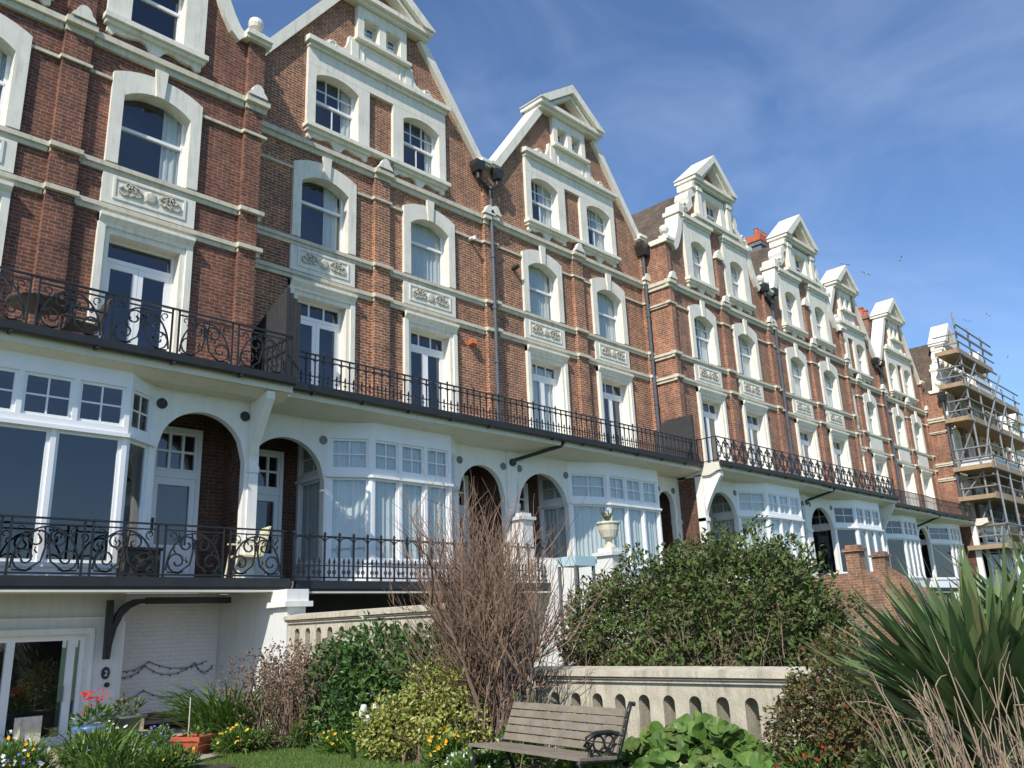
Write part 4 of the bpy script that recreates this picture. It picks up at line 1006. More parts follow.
ramp_wall(27.15, [(-1.6, 1.2), (-3.3, 1.2), (-3.7, 1.3), (-5.2, .2), (-5.7, -.4)], 'brick_garden', 'sunlit brick garden wall with sloping top, farther of two', cap=((-3.5, 1.62, 'brick_garden', .2),))
root = thing('stone_urn', 'pale stone garden urn with a small plant on the white wall pier', 'urn', (13.9, -3.2, 1.46))
mb = MB(); mb.lathe(0, 0, [(.13, 0), (.13, .05), (.06, .09), (.06, .16), (.16, .22), (.21, .36), (.22, .46), (.25, .50), (.24, .53), (.18, .53)], 16); mb.build('bowl', 'cream', root)
mb = MB()
for k in range(26):
    t = R.uniform(0, 6.28); mb.tube([(0, 0, .5), (.10*math.cos(t), .1*math.sin(t), .62+R.uniform(0, .1)), (R.uniform(.1, .2)*math.cos(t), .17*math.sin(t), .66+R.uniform(-.05, .16))], [.012, .01, .004], 4)
mb.build('plant', 'leaf_hedge', root)
root = thing('garden_table', 'pale blue tall table behind the bare bush', 'table', (10.55, -5.1, ZG))
mb = MB(); mb.box(-.25, .25, -.2, .2, 1.03-ZG-.15, 1.03-ZG); mb.build('table_top', 'bluepaint', root)
for sx_ in (-1, 1):
    for sy_ in (-1, 1): mb = MB(); mb.box(sx_*.22-.02, sx_*.22+.02, sy_*.17-.02, sy_*.17+.02, 0, 1.03-ZG-.15); mb.build('leg', 'lead', root)

# ------------------------------------------------------------------ bench
def bench():
    root = thing('park_bench', 'weathered slatted bench with black iron ends in front of the slotted wall', 'bench', (5.27, -8.84, ZG), rz=math.atan2(-1.40, -.18))
    Lh = .72
    def slat(y0, z0, y1, z1, th, x0=-Lh, x1=Lh):
        mb = MB(); dy, dz = y1-y0, z1-z0; l = math.hypot(dy, dz); ny, nz = -dz/l*th, dy/l*th
        b = .004; mb.prism_x([(y0, z0), (y1, z1), (y1+ny, z1+nz), (y0+ny, z0+nz)], x0, x1); return mb
    seat = MB(); k = 4
    for i in range(4):
        y0 = .0+i*.10; m_ = slat(y0, .33-.008*i, y0+.088, .325-.008*i, .024); seat.add(m_.v, m_.f)
    s_ = seat.build('seat_slats', 'wood', root)
    back = MB(); P0, P1 = (.40, .34), (.545, .655)
    for i in range(5):
        t0, t1 = i/5, (i+.84)/5; m_ = slat(P0[0]+(P1[0]-P0[0])*t0, P0[1]+(P1[1]-P0[1])*t0, P0[0]+(P1[0]-P0[0])*t1, P0[1]+(P1[1]-P0[1])*t1, .022); back.add(m_.v, m_.f)
    back.build('back_slats', 'wood', root)
    for s in (-1, 1):
        mb = MB(); x = s*(Lh-.02)
        mb.tube([(x, .04, 0), (x, .02, .12), (x, .05, .25), (x, .0, .31), (x, .10, .315), (x, .36, .29), (x, .44, .36), (x, .50, .48), (x, .56, .62), (x, .60, .69), (x, .64, .68)], .02, 8)
        mb.tube([(x, .46, 0), (x, .47, .12), (x, .42, .22), (x, .40, .30)], .02, 8); mb.tube([(x, .05, .22), (x, .24, .14), (x, .42, .2)], .014, 6)
        e = mb.build('iron_end', 'blackiron', root, smooth=True)
        if s > 0:
            mb = MB(); mb.tube([(x, .47, .47), (x, .34, .50), (x, .20, .505), (x, .10, .475), (x, .08, .43), (x, .12, .41), (x, .14, .44)], .019, 8); mb.tube([(x, .10, .45), (x, .13, .38), (x, .10, .31)], .015, 6)
            for cy, cz, r_ in ((.22, .43, .055), (.33, .43, .05), (.27, .35, .045), (.38, .37, .04), (.18, .36, .03)): mb.tube([(x, cy+r_*math.cos(t), cz+r_*math.sin(t)) for t in np.linspace(0, 6.283, 13)[:-1]], .009, 5, True)
            mb.build('armrest', 'blackiron', root, smooth=True)
    return root
bench()

# ------------------------------------------------------------------ things on the balconies
root = thing('privacy_screen', 'tall grey boarded screen with angled top at the near end of the long balcony', 'screen', (7.35, -.8, 4.27))
mb = MB()
for k in range(13):
    y0 = -.62+k*.094; zt = 1.10+.50*min(1, (k+1)/13*1.15); mb.box(-.03, 0, y0, y0+.088, 0, 1.20+.52*(13-k)/13)
mb.build('side_boards', 'screen', root)
mb = MB(); 
for k in range(4): mb.box(-.04+k*.075, .030+k*.075, -.66, -.63, 0, 1.74-.085*k)
mb.build('end_boards', 'screen', root)
root = thing('privacy_screen', 'black boarded screen on the long balcony beside the first curly gabled house', 'screen', (20.55, -.75, 4.3))
mb = MB()
for k in range(14):
    y0 = -.55+k*.098; mb.box(-.03, 0, y0, y0+.095, 0, 1.36-.35*max(0, (k-8)/6))
mb.build('side_boards', 'screen', root); mb = MB(); mb.box(-.05, .04, -.60, -.552, 0, 1.36); build_parts(mb, 'post', 'screen', root); mb = MB(); mb.box(-.05, .04, .8, .85, 0, 1.2); mb.build('post', 'screen', root)
def chair(label, loc, rz, mat, sc=1.0):
    root = thing('balcony_chair', label, 'chair', loc, rz=rz)
    mb = MB(); mb.prism_x([(-.2, .36), (.2, .34), (.2, .37), (-.2, .39)], -.22, .22); mb.build('seat', mat, root)
    mb = MB()
    mb.prism_x([(.19, .37), (.29, .80), (.32, .80), (.22, .37)], -.21, -.17); mb.prism_x([(.19, .37), (.29, .80), (.32, .80), (.22, .37)], .17, .21)
    for k in range(5): mb.prism_x([(.20, .40), (.285, .77), (.30, .77), (.215, .40)], -.15+k*.065, -.115+k*.065)
    mb.prism_x([(.275, .74), (.30, .84), (.33, .84), (.305, .74)], -.21, .21); mb.build('backrest', mat, root)
    for sx_ in (-1, 1):
        mb = MB(); mb.tube([(sx_*.23, -.24, 0), (sx_*.22, -.19, .36), (sx_*.22, -.17, .58)], .018, 6); mb.build('leg', mat, root); mb = MB(); mb.tube([(sx_*.22, .30, 0), (sx_*.21, .21, .36)], .018, 6); mb.build('leg', mat, root)
        mb = MB(); mb.box(sx_*.22-.03, sx_*.22+.03, -.22, .26, .57, .595); mb.build('armrest', mat, root)
    return root
chair('cream slatted chair on the lower balcony behind the scroll railing', (6.72, -1.5, .86), -1.75, 'plastic_cream')
root = thing('wicker_planter', 'dark wicker planter box on the lower balcony by the bay window', 'planter', (4.95, -1.72, .86))
mb = MB(); mb.prism_z([(-.25, -.17), (.25, -.17), (.25, .17), (-.25, .17)], 0, .38); mb.build('box', 'wicker', root); mb = MB(); mb.box(-.28, .28, -.2, .2, .38, .42); mb.build('lid', 'screen', root)
root = thing('balcony_table', 'dark round table on the upper scroll balcony', 'table', (3.35, -1.5, 4.15))
mb = MB(); mb.lathe(0, 0, [(.40, .50), (.41, .52), (.40, .54), (.02, .545)], 20); mb.build('table_top', 'wicker', root); mb = MB(); mb.lathe(0, 0, [(.22, 0), (.2, .03), (.03, .06), (.03, .5)], 10); mb.build('pedestal', 'wicker', root)
chair('dark wicker chair beside the table on the upper balcony', (4.0, -1.35, 4.15), -1.6, 'wicker')
mb = MB(); mb.prism_x([(-.17, 0), (.0, -.02), (.0, .12), (-.10, .14)], -.09, .09)
for (x, z, lab) in ((13.15, 6.55, 'terracotta flue cowl on the brick wall right of the third balcony door'),):
    tag(mb.build('flue_cowl', 'terracotta', loc=(x, 0, z)), lab, 'cowl')
mb = MB(); mb.tube([(0, 0, 0), (0, -.22, 0)], .04, 8); mb.tube([(0, -.2, .02), (0, -.2, -.07)], .045, 8); tag(mb.build('overflow_pipe', 'upvc', loc=(13.2, 0, 9.35)), 'white overflow pipe sticking out beside the first tall downpipe', 'pipe')
mb = MB(); mb.tube([(0, 0, 0), (0, -.20, .02)], .06, 8); tag(mb.build('overflow_pipe', 'gutter', loc=(14.75, 0, 9.0)), 'dark round flue right of the first tall downpipe', 'pipe')

# ------------------------------------------------------------------ scaffold
sc = thing('scaffold', 'tall tube scaffold with timber platforms in front of the far curly gabled house', 'scaffold', (50, -2, ZG))
def tube_part(nm, pts, r=.05, mat='tube'):
    m_ = MB(); m_.tube(pts, r, 6); return m_.build(nm, mat, sc, (50, -2, ZG))
lev = [(2.70, -.95, -2.7), (5.05, -.95, -2.6), (6.50, -.95, -2.7), (8.95, -1.0, -2.1), (10.70, -1.0, -2.1), (12.40, -1.1, -2.15)]
XS = [45.1, 47.2, 49.4, 51.6, 54.0, 56.5]
for x in XS:
    top = 14.6 if x < 47 else (14.2 if x < 50 else 11.6)
    tube_part('upright', [(x, -2.72, ZG), (x, -2.72, 7.2)]); tube_part('upright', [(x, -2.12, ZG), (x, -2.12, top)]); tube_part('upright', [(x, -1.05, ZG), (x, -1.05, min(top, 12.4))])
for z, ya, yb_ in lev:
    if z > 12: xe = 50.5
    elif z > 10: xe = 54.5
    else: xe = 57
    m_ = MB(); m_.box(44.6, xe, yb_, ya, z, z+.07); m_.box(44.6, xe, yb_-.03, yb_-.002, z-.02, z+.22); m_.box(44.55, 44.598, yb_, ya, z-.08, z+.13)
    m_.build('platform', 'plank', sc, (50, -2, ZG))
    for h in (.55, 1.05):
        tube_part('guard_rail', [(44.6, yb_-.06, z+h), (xe+.3, yb_-.06, z+h)], .04); tube_part('guard_rail', [(45.05, yb_-.1, z+h), (45.05, ya+.1, z+h)], .04)
    tube_part('ledger', [(44.5, yb_-.06, z-.09), (xe+.4, yb_-.06, z-.09)])
for k in range(5):
    z0, z1 = lev[k][0], lev[k+1][0]
    tube_part('brace', [(45.12, -1.0, z0+.1), (45.12, -2.25, z1)], .045); tube_part('brace', [(45.2+2.2*(k % 2), -2.2, z0), (47.4-2.2*(k % 2)+2.2*(k % 2)*2, -2.2, z1)], .045); tube_part('brace', [(49.4, -2.2, z0), (51.6, -2.2, z1)], .045)
for h in (13.4, 13.9): tube_part('guard_rail', [(44.9, -2.2, h), (50.8, -2.2, h)], .045)
m_ = MB(); m_.box(45.2, 50.0, -2.68, -2.66, 6.6, 7.0); m_.box(45.2, 45.22, -2.6, -1.0, 6.6, 7.0); m_.build('debris_sheet', 'sheet', sc, (50, -2, ZG))
m_ = MB(); m_.box(47.0, 49.5, -2.12, -2.1, 10.8, 11.6); m_.build('debris_sheet', 'sheet', sc, (50, -2, ZG))

# ------------------------------------------------------------------ gulls
def gull(loc, rz, bank, label):
    root = bpy.data.objects.new('gull', None); COL.objects.link(root); root.location = loc; root.rotation_euler = (bank, 0, rz); root['label'] = label; root['category'] = 'gull'; root['group'] = 'gulls in the sky'
    mb = MB(); mb.lathe(0, 0, [(.01, -.45), (.10, -.25), (.16, 0), (.12, .22), (.09, .34), (.07, .44), (.02, .52)], 8)
    vs = [(p[2]*1.0, p[1]*.9, p[0]*.9) for p in mb.v]; m2 = MB(); m2.add(vs, mb.f); root.scale = (.62, .62, .62); m2.build('body', 'gull', root, smooth=True)
    for s in (-1, 1):
        m = MB(); m.add([(.18, 0, .05), (-.12, 0, .05), (.22, s*.55, .25), (-.10, s*.55, .24), (.02, s*1.35, .12), (-.12, s*1.3, .12)], [(0, 1, 3, 2), (2, 3, 5, 4)])
        v2 = list(m.v); m.add([(x, y, z-.03) for x, y, z in v2], [(2, 3, 1, 0), (4, 5, 3, 2)]); m.build('wing', 'gullgrey', root)
for (p, rz, bk, lb) in (((117.92, 30.0, 49.53), .5, .3, 'gull just above the far curly gable'), ((125.83, 30.0, 50.32), .9, .4, 'gull second from the far curly gable'), ((143.54, 30.0, 58.12), 2.2, .2, 'highest gull in the open sky'),
                        ((193.14, 30.0, 59.86), 1.2, .3, 'right one of the two close gulls above the scaffold'), ((176.27, 30.0, 54.5), .7, .35, 'left one of the two close gulls above the scaffold'), ((202.5, 30.0, 52.32), 2.0, .1, 'gull right of the scaffold top'), ((200.68, 30.0, 43.37), .3, .4, 'lowest gull at the right edge of the sky')):
    gull(p, rz, bk, lb)

# ------------------------------------------------------------------ planting
G = np.random.default_rng(11)
def leaf_obj(name, mat, pos, tan, nrm, ln, wd, parent=None, base=(0, 0, 0), fold=.25):
    """one small folded leaf per row: pos = foot, tan = direction, nrm = facing"""
    n = len(pos); tan = tan/np.linalg.norm(tan, axis=1, keepdims=True)
    sd = np.cross(tan, nrm); sd /= (np.linalg.norm(sd, axis=1, keepdims=True)+1e-9); nn = np.cross(sd, tan)
    ln = np.broadcast_to(ln, (n,))[:, None]; wd = np.broadcast_to(wd, (n,))[:, None]
    b = pos-np.array(base); mid = b+tan*ln*.45
    V = np.stack([b, mid+sd*wd/2+nn*wd*fold, b+tan*ln-nn*ln*.12, mid-sd*wd/2+nn*wd*fold], 1).reshape(-1, 3)
    idx = np.arange(n)[:, None]*4
    F = np.concatenate([idx+np.array([[0, 1, 2]]), idx+np.array([[0, 2, 3]])], 1).reshape(-1, 3)
    me = bpy.data.meshes.new(name); me.from_pydata(V.tolist(), [], F.tolist()); me.update(); me.materials.append(MT[mat])
    o = bpy.data.objects.new(name, me); COL.objects.link(o)
    if parent: o.parent = parent
    return o
def rnd_dirs(n):
    d = G.normal(size=(n, 3)); return d/np.linalg.norm(d, axis=1, keepdims=True)
def lobes_points(lobes, n, shell=.13, lump=.16, zmin=ZG):
    """points through a union of lumpy ellipsoids, most of them near the outside"""
    L = np.array(lobes, float); w = (L[:, 3]*L[:, 5]+L[:, 4]*L[:, 5]+L[:, 3]*L[:, 4]); w /= w.sum()
    P, D = [], []
    while sum(map(len, P)) < n:
        k = G.choice(len(L), 4000, p=w); d = rnd_dirs(4000); ph = G.uniform(0, 6.28, 6)
        f = 1+lump*(np.sin(d[:, 0]*7+k*2.1)*np.cos(d[:, 2]*6+k)+.6*np.sin(d[:, 1]*13+d[:, 2]*11+k*1.3))
        r = f*(1-np.abs(G.normal(0, shell, 4000))-(G.random(4000) < .25)*G.random(4000)*.5); r = np.clip(r, .05, None)
        p = L[k, :3]+d*L[k, 3:]*r[:, None]
        ok = p[:, 2] > zmin
        for j in range(len(L)):
            q = np.linalg.norm((p-L[j, :3])/L[j, 3:], axis=1); ok &= (q > .62) | (k == j) | (G.random(4000) < .1)
        # gaps
        g = np.sin(p[:, 0]*5.1+1)*np.sin(p[:, 1]*4.7+2)*np.sin(p[:, 2]*5.9)
        ok &= (g > -.35) | (G.random(4000) < .45)
        P.append(p[ok]); D.append(d[ok])
    return np.concatenate(P)[:n], np.concatenate(D)[:n]
def ribbon_obj(name, mat, lines, widths, parent=None, base=(0, 0, 0), sides=3):
    V, F = [], []; c = 0; B = np.array(base)
    for pts, w in zip(lines, widths):
        pts = np.asarray(pts)-B; k = len(pts); d = np.gradient(pts, axis=0); d /= np.linalg.norm(d, axis=1, keepdims=True)+1e-9
        ref = np.array([.31, .52, .1]); a = np.cross(d, ref); a /= np.linalg.norm(a, axis=1, keepdims=True)+1e-9; b = np.cross(d, a)
        rr = w*np.linspace(1, .35, k)
        for j in range(sides):
            t = 2*math.pi*j/sides; V.append(pts+(math.cos(t)*a+math.sin(t)*b)*rr[:, None])
        for j in range(sides):
            j2 = (j+1) % sides
            for i in range(k-1): F.append((c+j*k+i, c+j2*k+i, c+j2*k+i+1, c+j*k+i+1))
        c += sides*k
    me = bpy.data.meshes.new(name); me.from_pydata(np.concatenate(V).tolist(), [], F); me.update(); me.materials.append(MT[mat])
    o = bpy.data.objects.new(name, me); COL.objects.link(o)
    if parent: o.parent = parent
    return o
def wander(p, d, L, k, jit, up=0.0):
    pts = [np.array(p, float)]; d = np.array(d, float); d /= np.linalg.norm(d)
    for i in range(k):
        d = d+G.normal(0, jit, 3)+np.array([0, 0, up]); d /= np.linalg.norm(d); pts.append(pts[-1]+d*L/k)
    return np.array(pts), d
def shrub(name, label, lobes, n, ln, wd, mat, stem_mat='bark', stems=30, base=None, lump=.16, shell=.13, droop=0.0, cat='shrub', twig_w=.008):
    L = np.array(lobes); base = base or (float(L[:, 0].mean()), float(L[:, 1].mean()), ZG)
    root = thing(name, label, cat, base)
    P, D = lobes_points(lobes, n, shell, lump)
    tan = D*.8+rnd_dirs(n)*.9+np.array([0, 0, .25-droop]); nrm = D*.6+rnd_dirs(n)*.6+np.array([0, 0, .7])
    leaf_obj('foliage', mat, P, tan, nrm, ln*G.uniform(.6, 1.35, n), wd*G.uniform(.7, 1.3, n), root, base)
    ls, ws = [], []
    for i in range(stems):
        t = P[G.integers(n)]; s = np.array([base[0], base[1], ZG])+G.normal(0, .12, 3)*[1, 1, 0]; m = (s+t)/2+G.normal(0, .08, 3); m[2] += .1
        q = np.linspace(0, 1, 7)[:, None]; ls.append((1-q)**2*s+2*q*(1-q)*m+q*q*t); ws.append(twig_w*G.uniform(.7, 1.8))
    ribbon_obj('stems', stem_mat, ls, ws, root, base)
    return root
def blades(cx, cy, n, rad, L, w, z0=ZG, lean=.5, curve=.5, hdir=None):
    """arching strap leaves: returns vertices, faces"""
    V, F = [], []; c = 0
    for i in range(n):
        a = G.uniform(0, 6.283); r = rad*math.sqrt(G.random()); p = np.array([cx+r*math.cos(a), cy+r*math.sin(a), z0])
        a2 = a+G.normal(0, .6); le = lean*G.uniform(.15, 1.2); l = L*G.uniform(.6, 1.15); hd = np.array([math.cos(a2), math.sin(a2), 0]); sd = np.array([-math.sin(a2), math.cos(a2), 0]); ww = w*G.uniform(.7, 1.2)
        k = 6
        for j in range(k+1):
            t = j/k; ang = le+curve*t*t*G.uniform(.8, 1.2)
            if j: p = p+(hd*math.sin(ang)+np.array([0, 0, math.cos(ang)]))*l/k
            wj = ww*(1-t**2.2)*.5+.001; V += [p-sd*wj, p+np.array([0, 0, -.15*ww])+hd*.0, p+sd*wj]
        for j in range(k): F += [(c+3*j, c+3*j+1, c+3*j+4, c+3*j+3), (c+3*j+1, c+3*j+2, c+3*j+5, c+3*j+4)]
        c += 3*(k+1)
    return V, F
def raw_obj(name, V, F, mat, parent=None, base=(0, 0, 0)):
    me = bpy.data.meshes.new(name); me.from_pydata((np.array(V)-np.array(base)).tolist(), [], F); me.update(); me.materials.append(MT[mat])
    o = bpy.data.objects.new(name, me); COL.objects.link(o)
    if parent: o.parent = parent
    return o
FLOWER_MESH = {}
def flower_heads(name, mat, P, r, parent, base, petals=6, up=.6):
    """each bloom is an object of its own, sharing one of three meshes of its colour"""
    key = (mat, petals)
    if key not in FLOWER_MESH:
        FLOWER_MESH[key] = []
        for k in range(3):
            V, F = [(0, 0, 0)], []
            for j in range(petals*2):
                t = math.pi*j/petals; q = G.uniform(.85, 1.1) if j % 2 == 0 else G.uniform(.6, .8); V.append((math.cos(t)*q, math.sin(t)*q, G.uniform(.15, .45)))
            for j in range(petals*2): F.append((0, 1+j, 1+(j+1) % (petals*2)))
            me = bpy.data.meshes.new('flower'); me.from_pydata(V, [], F); me.update(); me.materials.append(MT[mat]); FLOWER_MESH[key].append(me)
    for p in P[:95]:
        o = bpy.data.objects.new('flower', FLOWER_MESH[key][G.integers(3)]); COL.objects.link(o); o.parent = parent; o.location = np.array(p)-np.array(base)
        ax = rnd_dirs(1)[0]*.8+np.array([-.5, -.5, up]); o.rotation_euler = Vector(ax).to_track_quat('Z', 'Y').to_euler(); q = .62*r*G.uniform(.6, 1.25); o.scale = (q, q, q)
def flower_clump(name, label, c, rx, ry, h, nl, leaf, ln, wd, fl, cat='flowers', group=None):
    """low bushy bedding plant; fl = [(material, count, radius)]"""
    root = thing(name, label, cat, (c[0], c[1], ZG), group); base = (c[0], c[1], ZG)
    lob = [(c[0], c[1], ZG+h*.35, rx, ry, h*.55)]
    P, D = lobes_points(lob, nl, .3, .2); tan = D+rnd_dirs(nl)*.6+np.array([0, 0, .6]); leaf_obj('foliage', leaf, P, tan, rnd_dirs(nl)+np.array([0, 0, 1.]), ln*G.uniform(.6, 1.3, nl), wd*G.uniform(.7, 1.3, nl), root, base)
    for m, k, r in fl:
        Q, _ = lobes_points([(c[0], c[1], ZG+h*.5, rx*1.05, ry*1.05, h*.6)], int(k*1.8), .05, .15, ZG+h*.45); flower_heads('flowers', m, Q, r, root, base)
    return root

# big hedge shrub behind the lower slotted wall
shrub('hedge_shrub', 'large rounded green shrub rising behind the lower slotted wall', [(8.3, -9.25, -.02, .85, 1.0, .88), (8.2, -8.2, -.08, .8, .85, .74), (8.2, -7.5, -.25, .55, .55, .72), (8.3, -9.8, -.25, .7, .5, .62), (8.1, -8.9, -.6, .8, 1.5, .6), (8.4, -8.7, .35, .5, .5, .5), (8.2, -9.6, .15, .5, .45, .52)], 34000, .070, .036, 'leaf_hedge', 'twig_grey', 300, (8.2, -8.9, ZG), .22, .12)
rt_h = bpy.data.objects['hedge_shrub']; ls, ws = [], []
for i in range(330):
    s = np.array([G.uniform(7.4, 8.0), G.uniform(-10.1, -7.1), G.uniform(-.9, -.25)]); p, _ = wander(s, G.normal(0, .5, 3)+np.array([-.3, -.1, .8]), G.uniform(.25, .6), 5, .18); ls.append(p); ws.append(.0045)
ribbon_obj('bare_twigs', 'twig_grey', ls, ws, rt_h, tuple(rt_h.location))

# bare reddish bush between the two stretches of wall
root = thing('bare_bush', 'tall bare bush of reddish brown upright twigs beside the bench', 'bush', (6.5, -7.42, ZG)); bb = (6.5, -7.42, ZG)
ls, ws, l2, w2 = [], [], [], []
for i in range(36):
    s = np.array([6.5, -7.3, ZG])+G.normal(0, 1, 3)*[.14, .20, 0]; a = G.uniform(0, 6.283); le = min(.40, abs(G.normal(0, .24)))
    d = np.array([math.cos(a)*math.sin(le), math.sin(a)*math.sin(le)*1.2, math.cos(le)])
    P, e = wander(s, d, G.uniform(.9, 1.9), 8, .11, .01); ls.append(P); ws.append(G.uniform(.010, .030))
    for j in range(9):
        q = P[G.integers(4, 9)]; P2, e2 = wander(q, e+G.normal(0, .55, 3)+np.array([0, G.normal(0, .30), .22]), G.uniform(.4, 1.15), 6, .13, .06); l2.append(P2); w2.append(G.uniform(.006, .012))
        for m in range(6):
            q2 = P2[G.integers(1, 7)]; P3, _ = wander(q2, e2+G.normal(0, .42, 3)+np.array([0, 0, .4]), G.uniform(.2, .72)*(1.35 if m == 0 else 1), 5, .12, .06)
            if P3[-1][2] < 1.75: l2.append(P3); w2.append(G.uniform(.0028, .0052))
ribbon_obj('trunks', 'twig_grey', ls, ws, root, bb, 5); ribbon_obj('twigs', 'twig', l2, w2, root, bb)
ls, ws = [], []
for i in range(260):
    s = np.array([6.5, -7.25, ZG])+G.normal(0, 1, 3)*[.22, .30, 0]; P, _ = wander(s, G.normal(0, .16, 3)+np.array([0, 0, 1]), G.uniform(.4, 1.2), 6, .10); ls.append(P); ws.append(.007)
for i in range(14):
    s = np.array([6.5, -7.3, G.uniform(-.8, -.1)]); P, _ = wander(s, np.array([G.normal(0, .7), G.normal(0, .9), .25]), G.uniform(.6, 1.1), 6, .14); ls.append(P); ws.append(.012)
ribbon_obj('dead_stems', 'twig_grey', ls, ws, root, bb)

shrub('evergreen_shrub', 'dense dark glossy shrub against the upper slotted wall', [(6.55, -4.5, -.70, .48, .62, .66), (6.5, -5.3, -.60, .5, .7, .70), (6.6, -6.2, -.66, .42, .66, .66), (6.35, -5.0, -1.0, .45, .9, .45)], 10500, .085, .045, 'leaf_dark', 'bark', 60, (6.6, -5.1, ZG), .16, .14)
shrub('variegated_shrub', 'yellow green variegated shrub at the edge of the lawn', [(6.12, -6.85, -.72, .32, .44, .44), (5.95, -6.25, -1.02, .3, .45, .33), (6.05, -7.2, -.98, .34, .36, .40)], 4600, .055, .034, 'leaf_gold', 'bark', 40, (6.1, -6.7, ZG), .2, .14)
shrub('bronze_shrub', 'rounded olive and bronze leaved shrub at the near end of the slotted wall', [(6.4, -11.15, -.70, .46, .44, .55), (6.3, -10.95, -.88, .38, .38, .42), (6.4, -11.4, -.88, .38, .32, .45)], 9000, .05, .024, 'leaf_red', 'twig', 90, (6.4, -11.15, ZG), .14, .13)

# brown dead flower heads
root = thing('dead_flower_bush', 'brown bush of dry stems and dead flower heads left of the dark shrub', 'bush', (6.2, -3.95, ZG)); bb = (6.2, -3.95, ZG); ls, ws, hp = [], [], []
for i in range(420):
    s = np.array([6.2, -3.95, ZG])+G.normal(0, 1, 3)*[.2, .28, 0]; P, _ = wander(s, G.normal(0, .34, 3)+np.array([0, 0, 1]), G.uniform(.6, 1.28), 6, .10); ls.append(P); ws.append(.007); hp.append(P[-1]); hp.append(P[-2])
ribbon_obj('stems', 'twig_grey', ls, ws, root, bb); hp = np.array(hp); k = 5; PP = np.repeat(hp, k, 0)+G.normal(0, .035, (len(hp)*k, 3)); leaf_obj('flower_heads', 'brownflower', PP, rnd_dirs(len(PP)), rnd_dirs(len(PP)), .045, .03, root, bb)

def strap_clump(label, c, n, rad, L, w, lean=.55, curve=.9, mat='leaf_strap', group=None, z0=ZG, nm='strap_leaf_clump'):
    root = thing(nm, label, 'plant', (c[0], c[1], z0), group); V, F = blades(c[0], c[1], n, rad, L, w, z0, lean, curve); raw_obj('leaves', V, F, mat, root, (c[0], c[1], z0)); return root
strap_clump('tall clump of arching green strap leaves beside the brown dead bush', (5.7, -3.15), 460, .34, .90, .04)
strap_clump('low clump of drooping strap leaves by the orange flowers and lawn', (5.55, -3.95), 130, .22, .5, .028, .9, 1.2)
strap_clump('small clump of strap leaves in the corner front bed', (3.75, -4.0), 90, .25, .6, .03, .6, .9)
strap_clump('wide clump of grassy leaves at the front of the corner bed', (3.95, -4.35), 170, .34, .42, .022, .7, 1.0)
strap_clump('grassy leaves at the very left of the corner bed', (3.1, -3.7), 130, .3, .55, .024, .6, .9)

# sword leaved plants at the right
def sword(label, c, zc, n, L, trunk):
    root = thing('sword_leaf_plant', label, 'plant', (c[0], c[1], ZG), 'sword leaved plants'); V, F = [], []; k0 = 0
    for i in range(n):
        a = G.uniform(0, 6.283); el = math.asin(min(1, G.uniform(.22, 1)**.55)); l = L*G.uniform(.75, 1.12); w = G.uniform(.055, .095)
        p = np.array([c[0], c[1], zc])+G.normal(0, .05, 3); hd = np.array([math.cos(a), math.sin(a), 0]); sd = np.array([-math.sin(a), math.cos(a), 0]); sag = G.uniform(.0, .10); tw = G.normal(0, .5)
        sd = sd*math.cos(tw)+np.array([0, 0, 1])*math.sin(tw); k = 7
        for j in range(k+1):
            t = j/k; e = el-sag*t*t*1.4
            if j: p = p+(hd*math.cos(e)+np.array([0, 0, math.sin(e)]))*l/k
            wj = w*(.55+.9*t if t < .4 else (1-((t-.4)/.6)**1.6)*.91+.02)*.5
            V += [p-sd*wj, p-np.cross(sd, hd)*w*.22*(1-t), p+sd*wj]
        for j in range(k): F += [(k0+3*j, k0+3*j+1, k0+3*j+4, k0+3*j+3), (k0+3*j+1, k0+3*j+2, k0+3*j+5, k0+3*j+4)]
        k0 += 3*(k+1)
    raw_obj('leaves', V, F, 'leaf_sword', root, (c[0], c[1], ZG)); mb = MB(); mb.lathe(0, 0, [(.10, 0), (.08, .3), (.09, zc-ZG), (.02, zc-ZG+.1)], 9); mb.build('trunk', 'bark', root)
sword('large plant of broad grey green sword leaves behind the dry canes', (4.92, -12.50), -.62, 420, .86, 1)
sword('sword leaved plant half cut off by the right picture edge', (5.5, -12.85), -.52, 240, .90, 1)

# dry canes bottom right
root = thing('dry_cane_clump', 'clump of dry pinkish canes leaning left in the bottom right corner', 'plant', (3.75, -12.55, ZG)); bb = (3.75, -12.55, ZG); ls, ws = [], []
for i in range(120):
    s = np.array([G.uniform(3.70, 4.25), 0, ZG]); s[1] = -13.04+(4.2-s[0])*.55+G.normal(0, .07); P, e = wander(s, np.array([-.13, .15, 1])+G.normal(0, .11, 3), G.uniform(.6, 1.14), 7, .035); ls.append(P); ws.append(G.uniform(.004, .0085))
    for j in range(3):
        q = P[G.integers(3, 8)]; P2, _ = wander(q, e+G.normal(0, .4, 3), G.uniform(.06, .2), 3, .2); ls.append(P2); ws.append(.003)
ribbon_obj('canes', 'cane', ls, ws, root, bb, 4)

shrub('low_shrub', 'low dark green shrub filling the ground under the sword leaves', [(4.75, -12.15, -1.0, .45, .35, .38), (5.2, -12.3, -1.0, .45, .4, .42), (5.6, -11.9, -1.05, .5, .4, .35)], 4200, .06, .026, 'leaf_hedge', 'twig', 50, (5.1, -12.1, ZG), .2, .15)
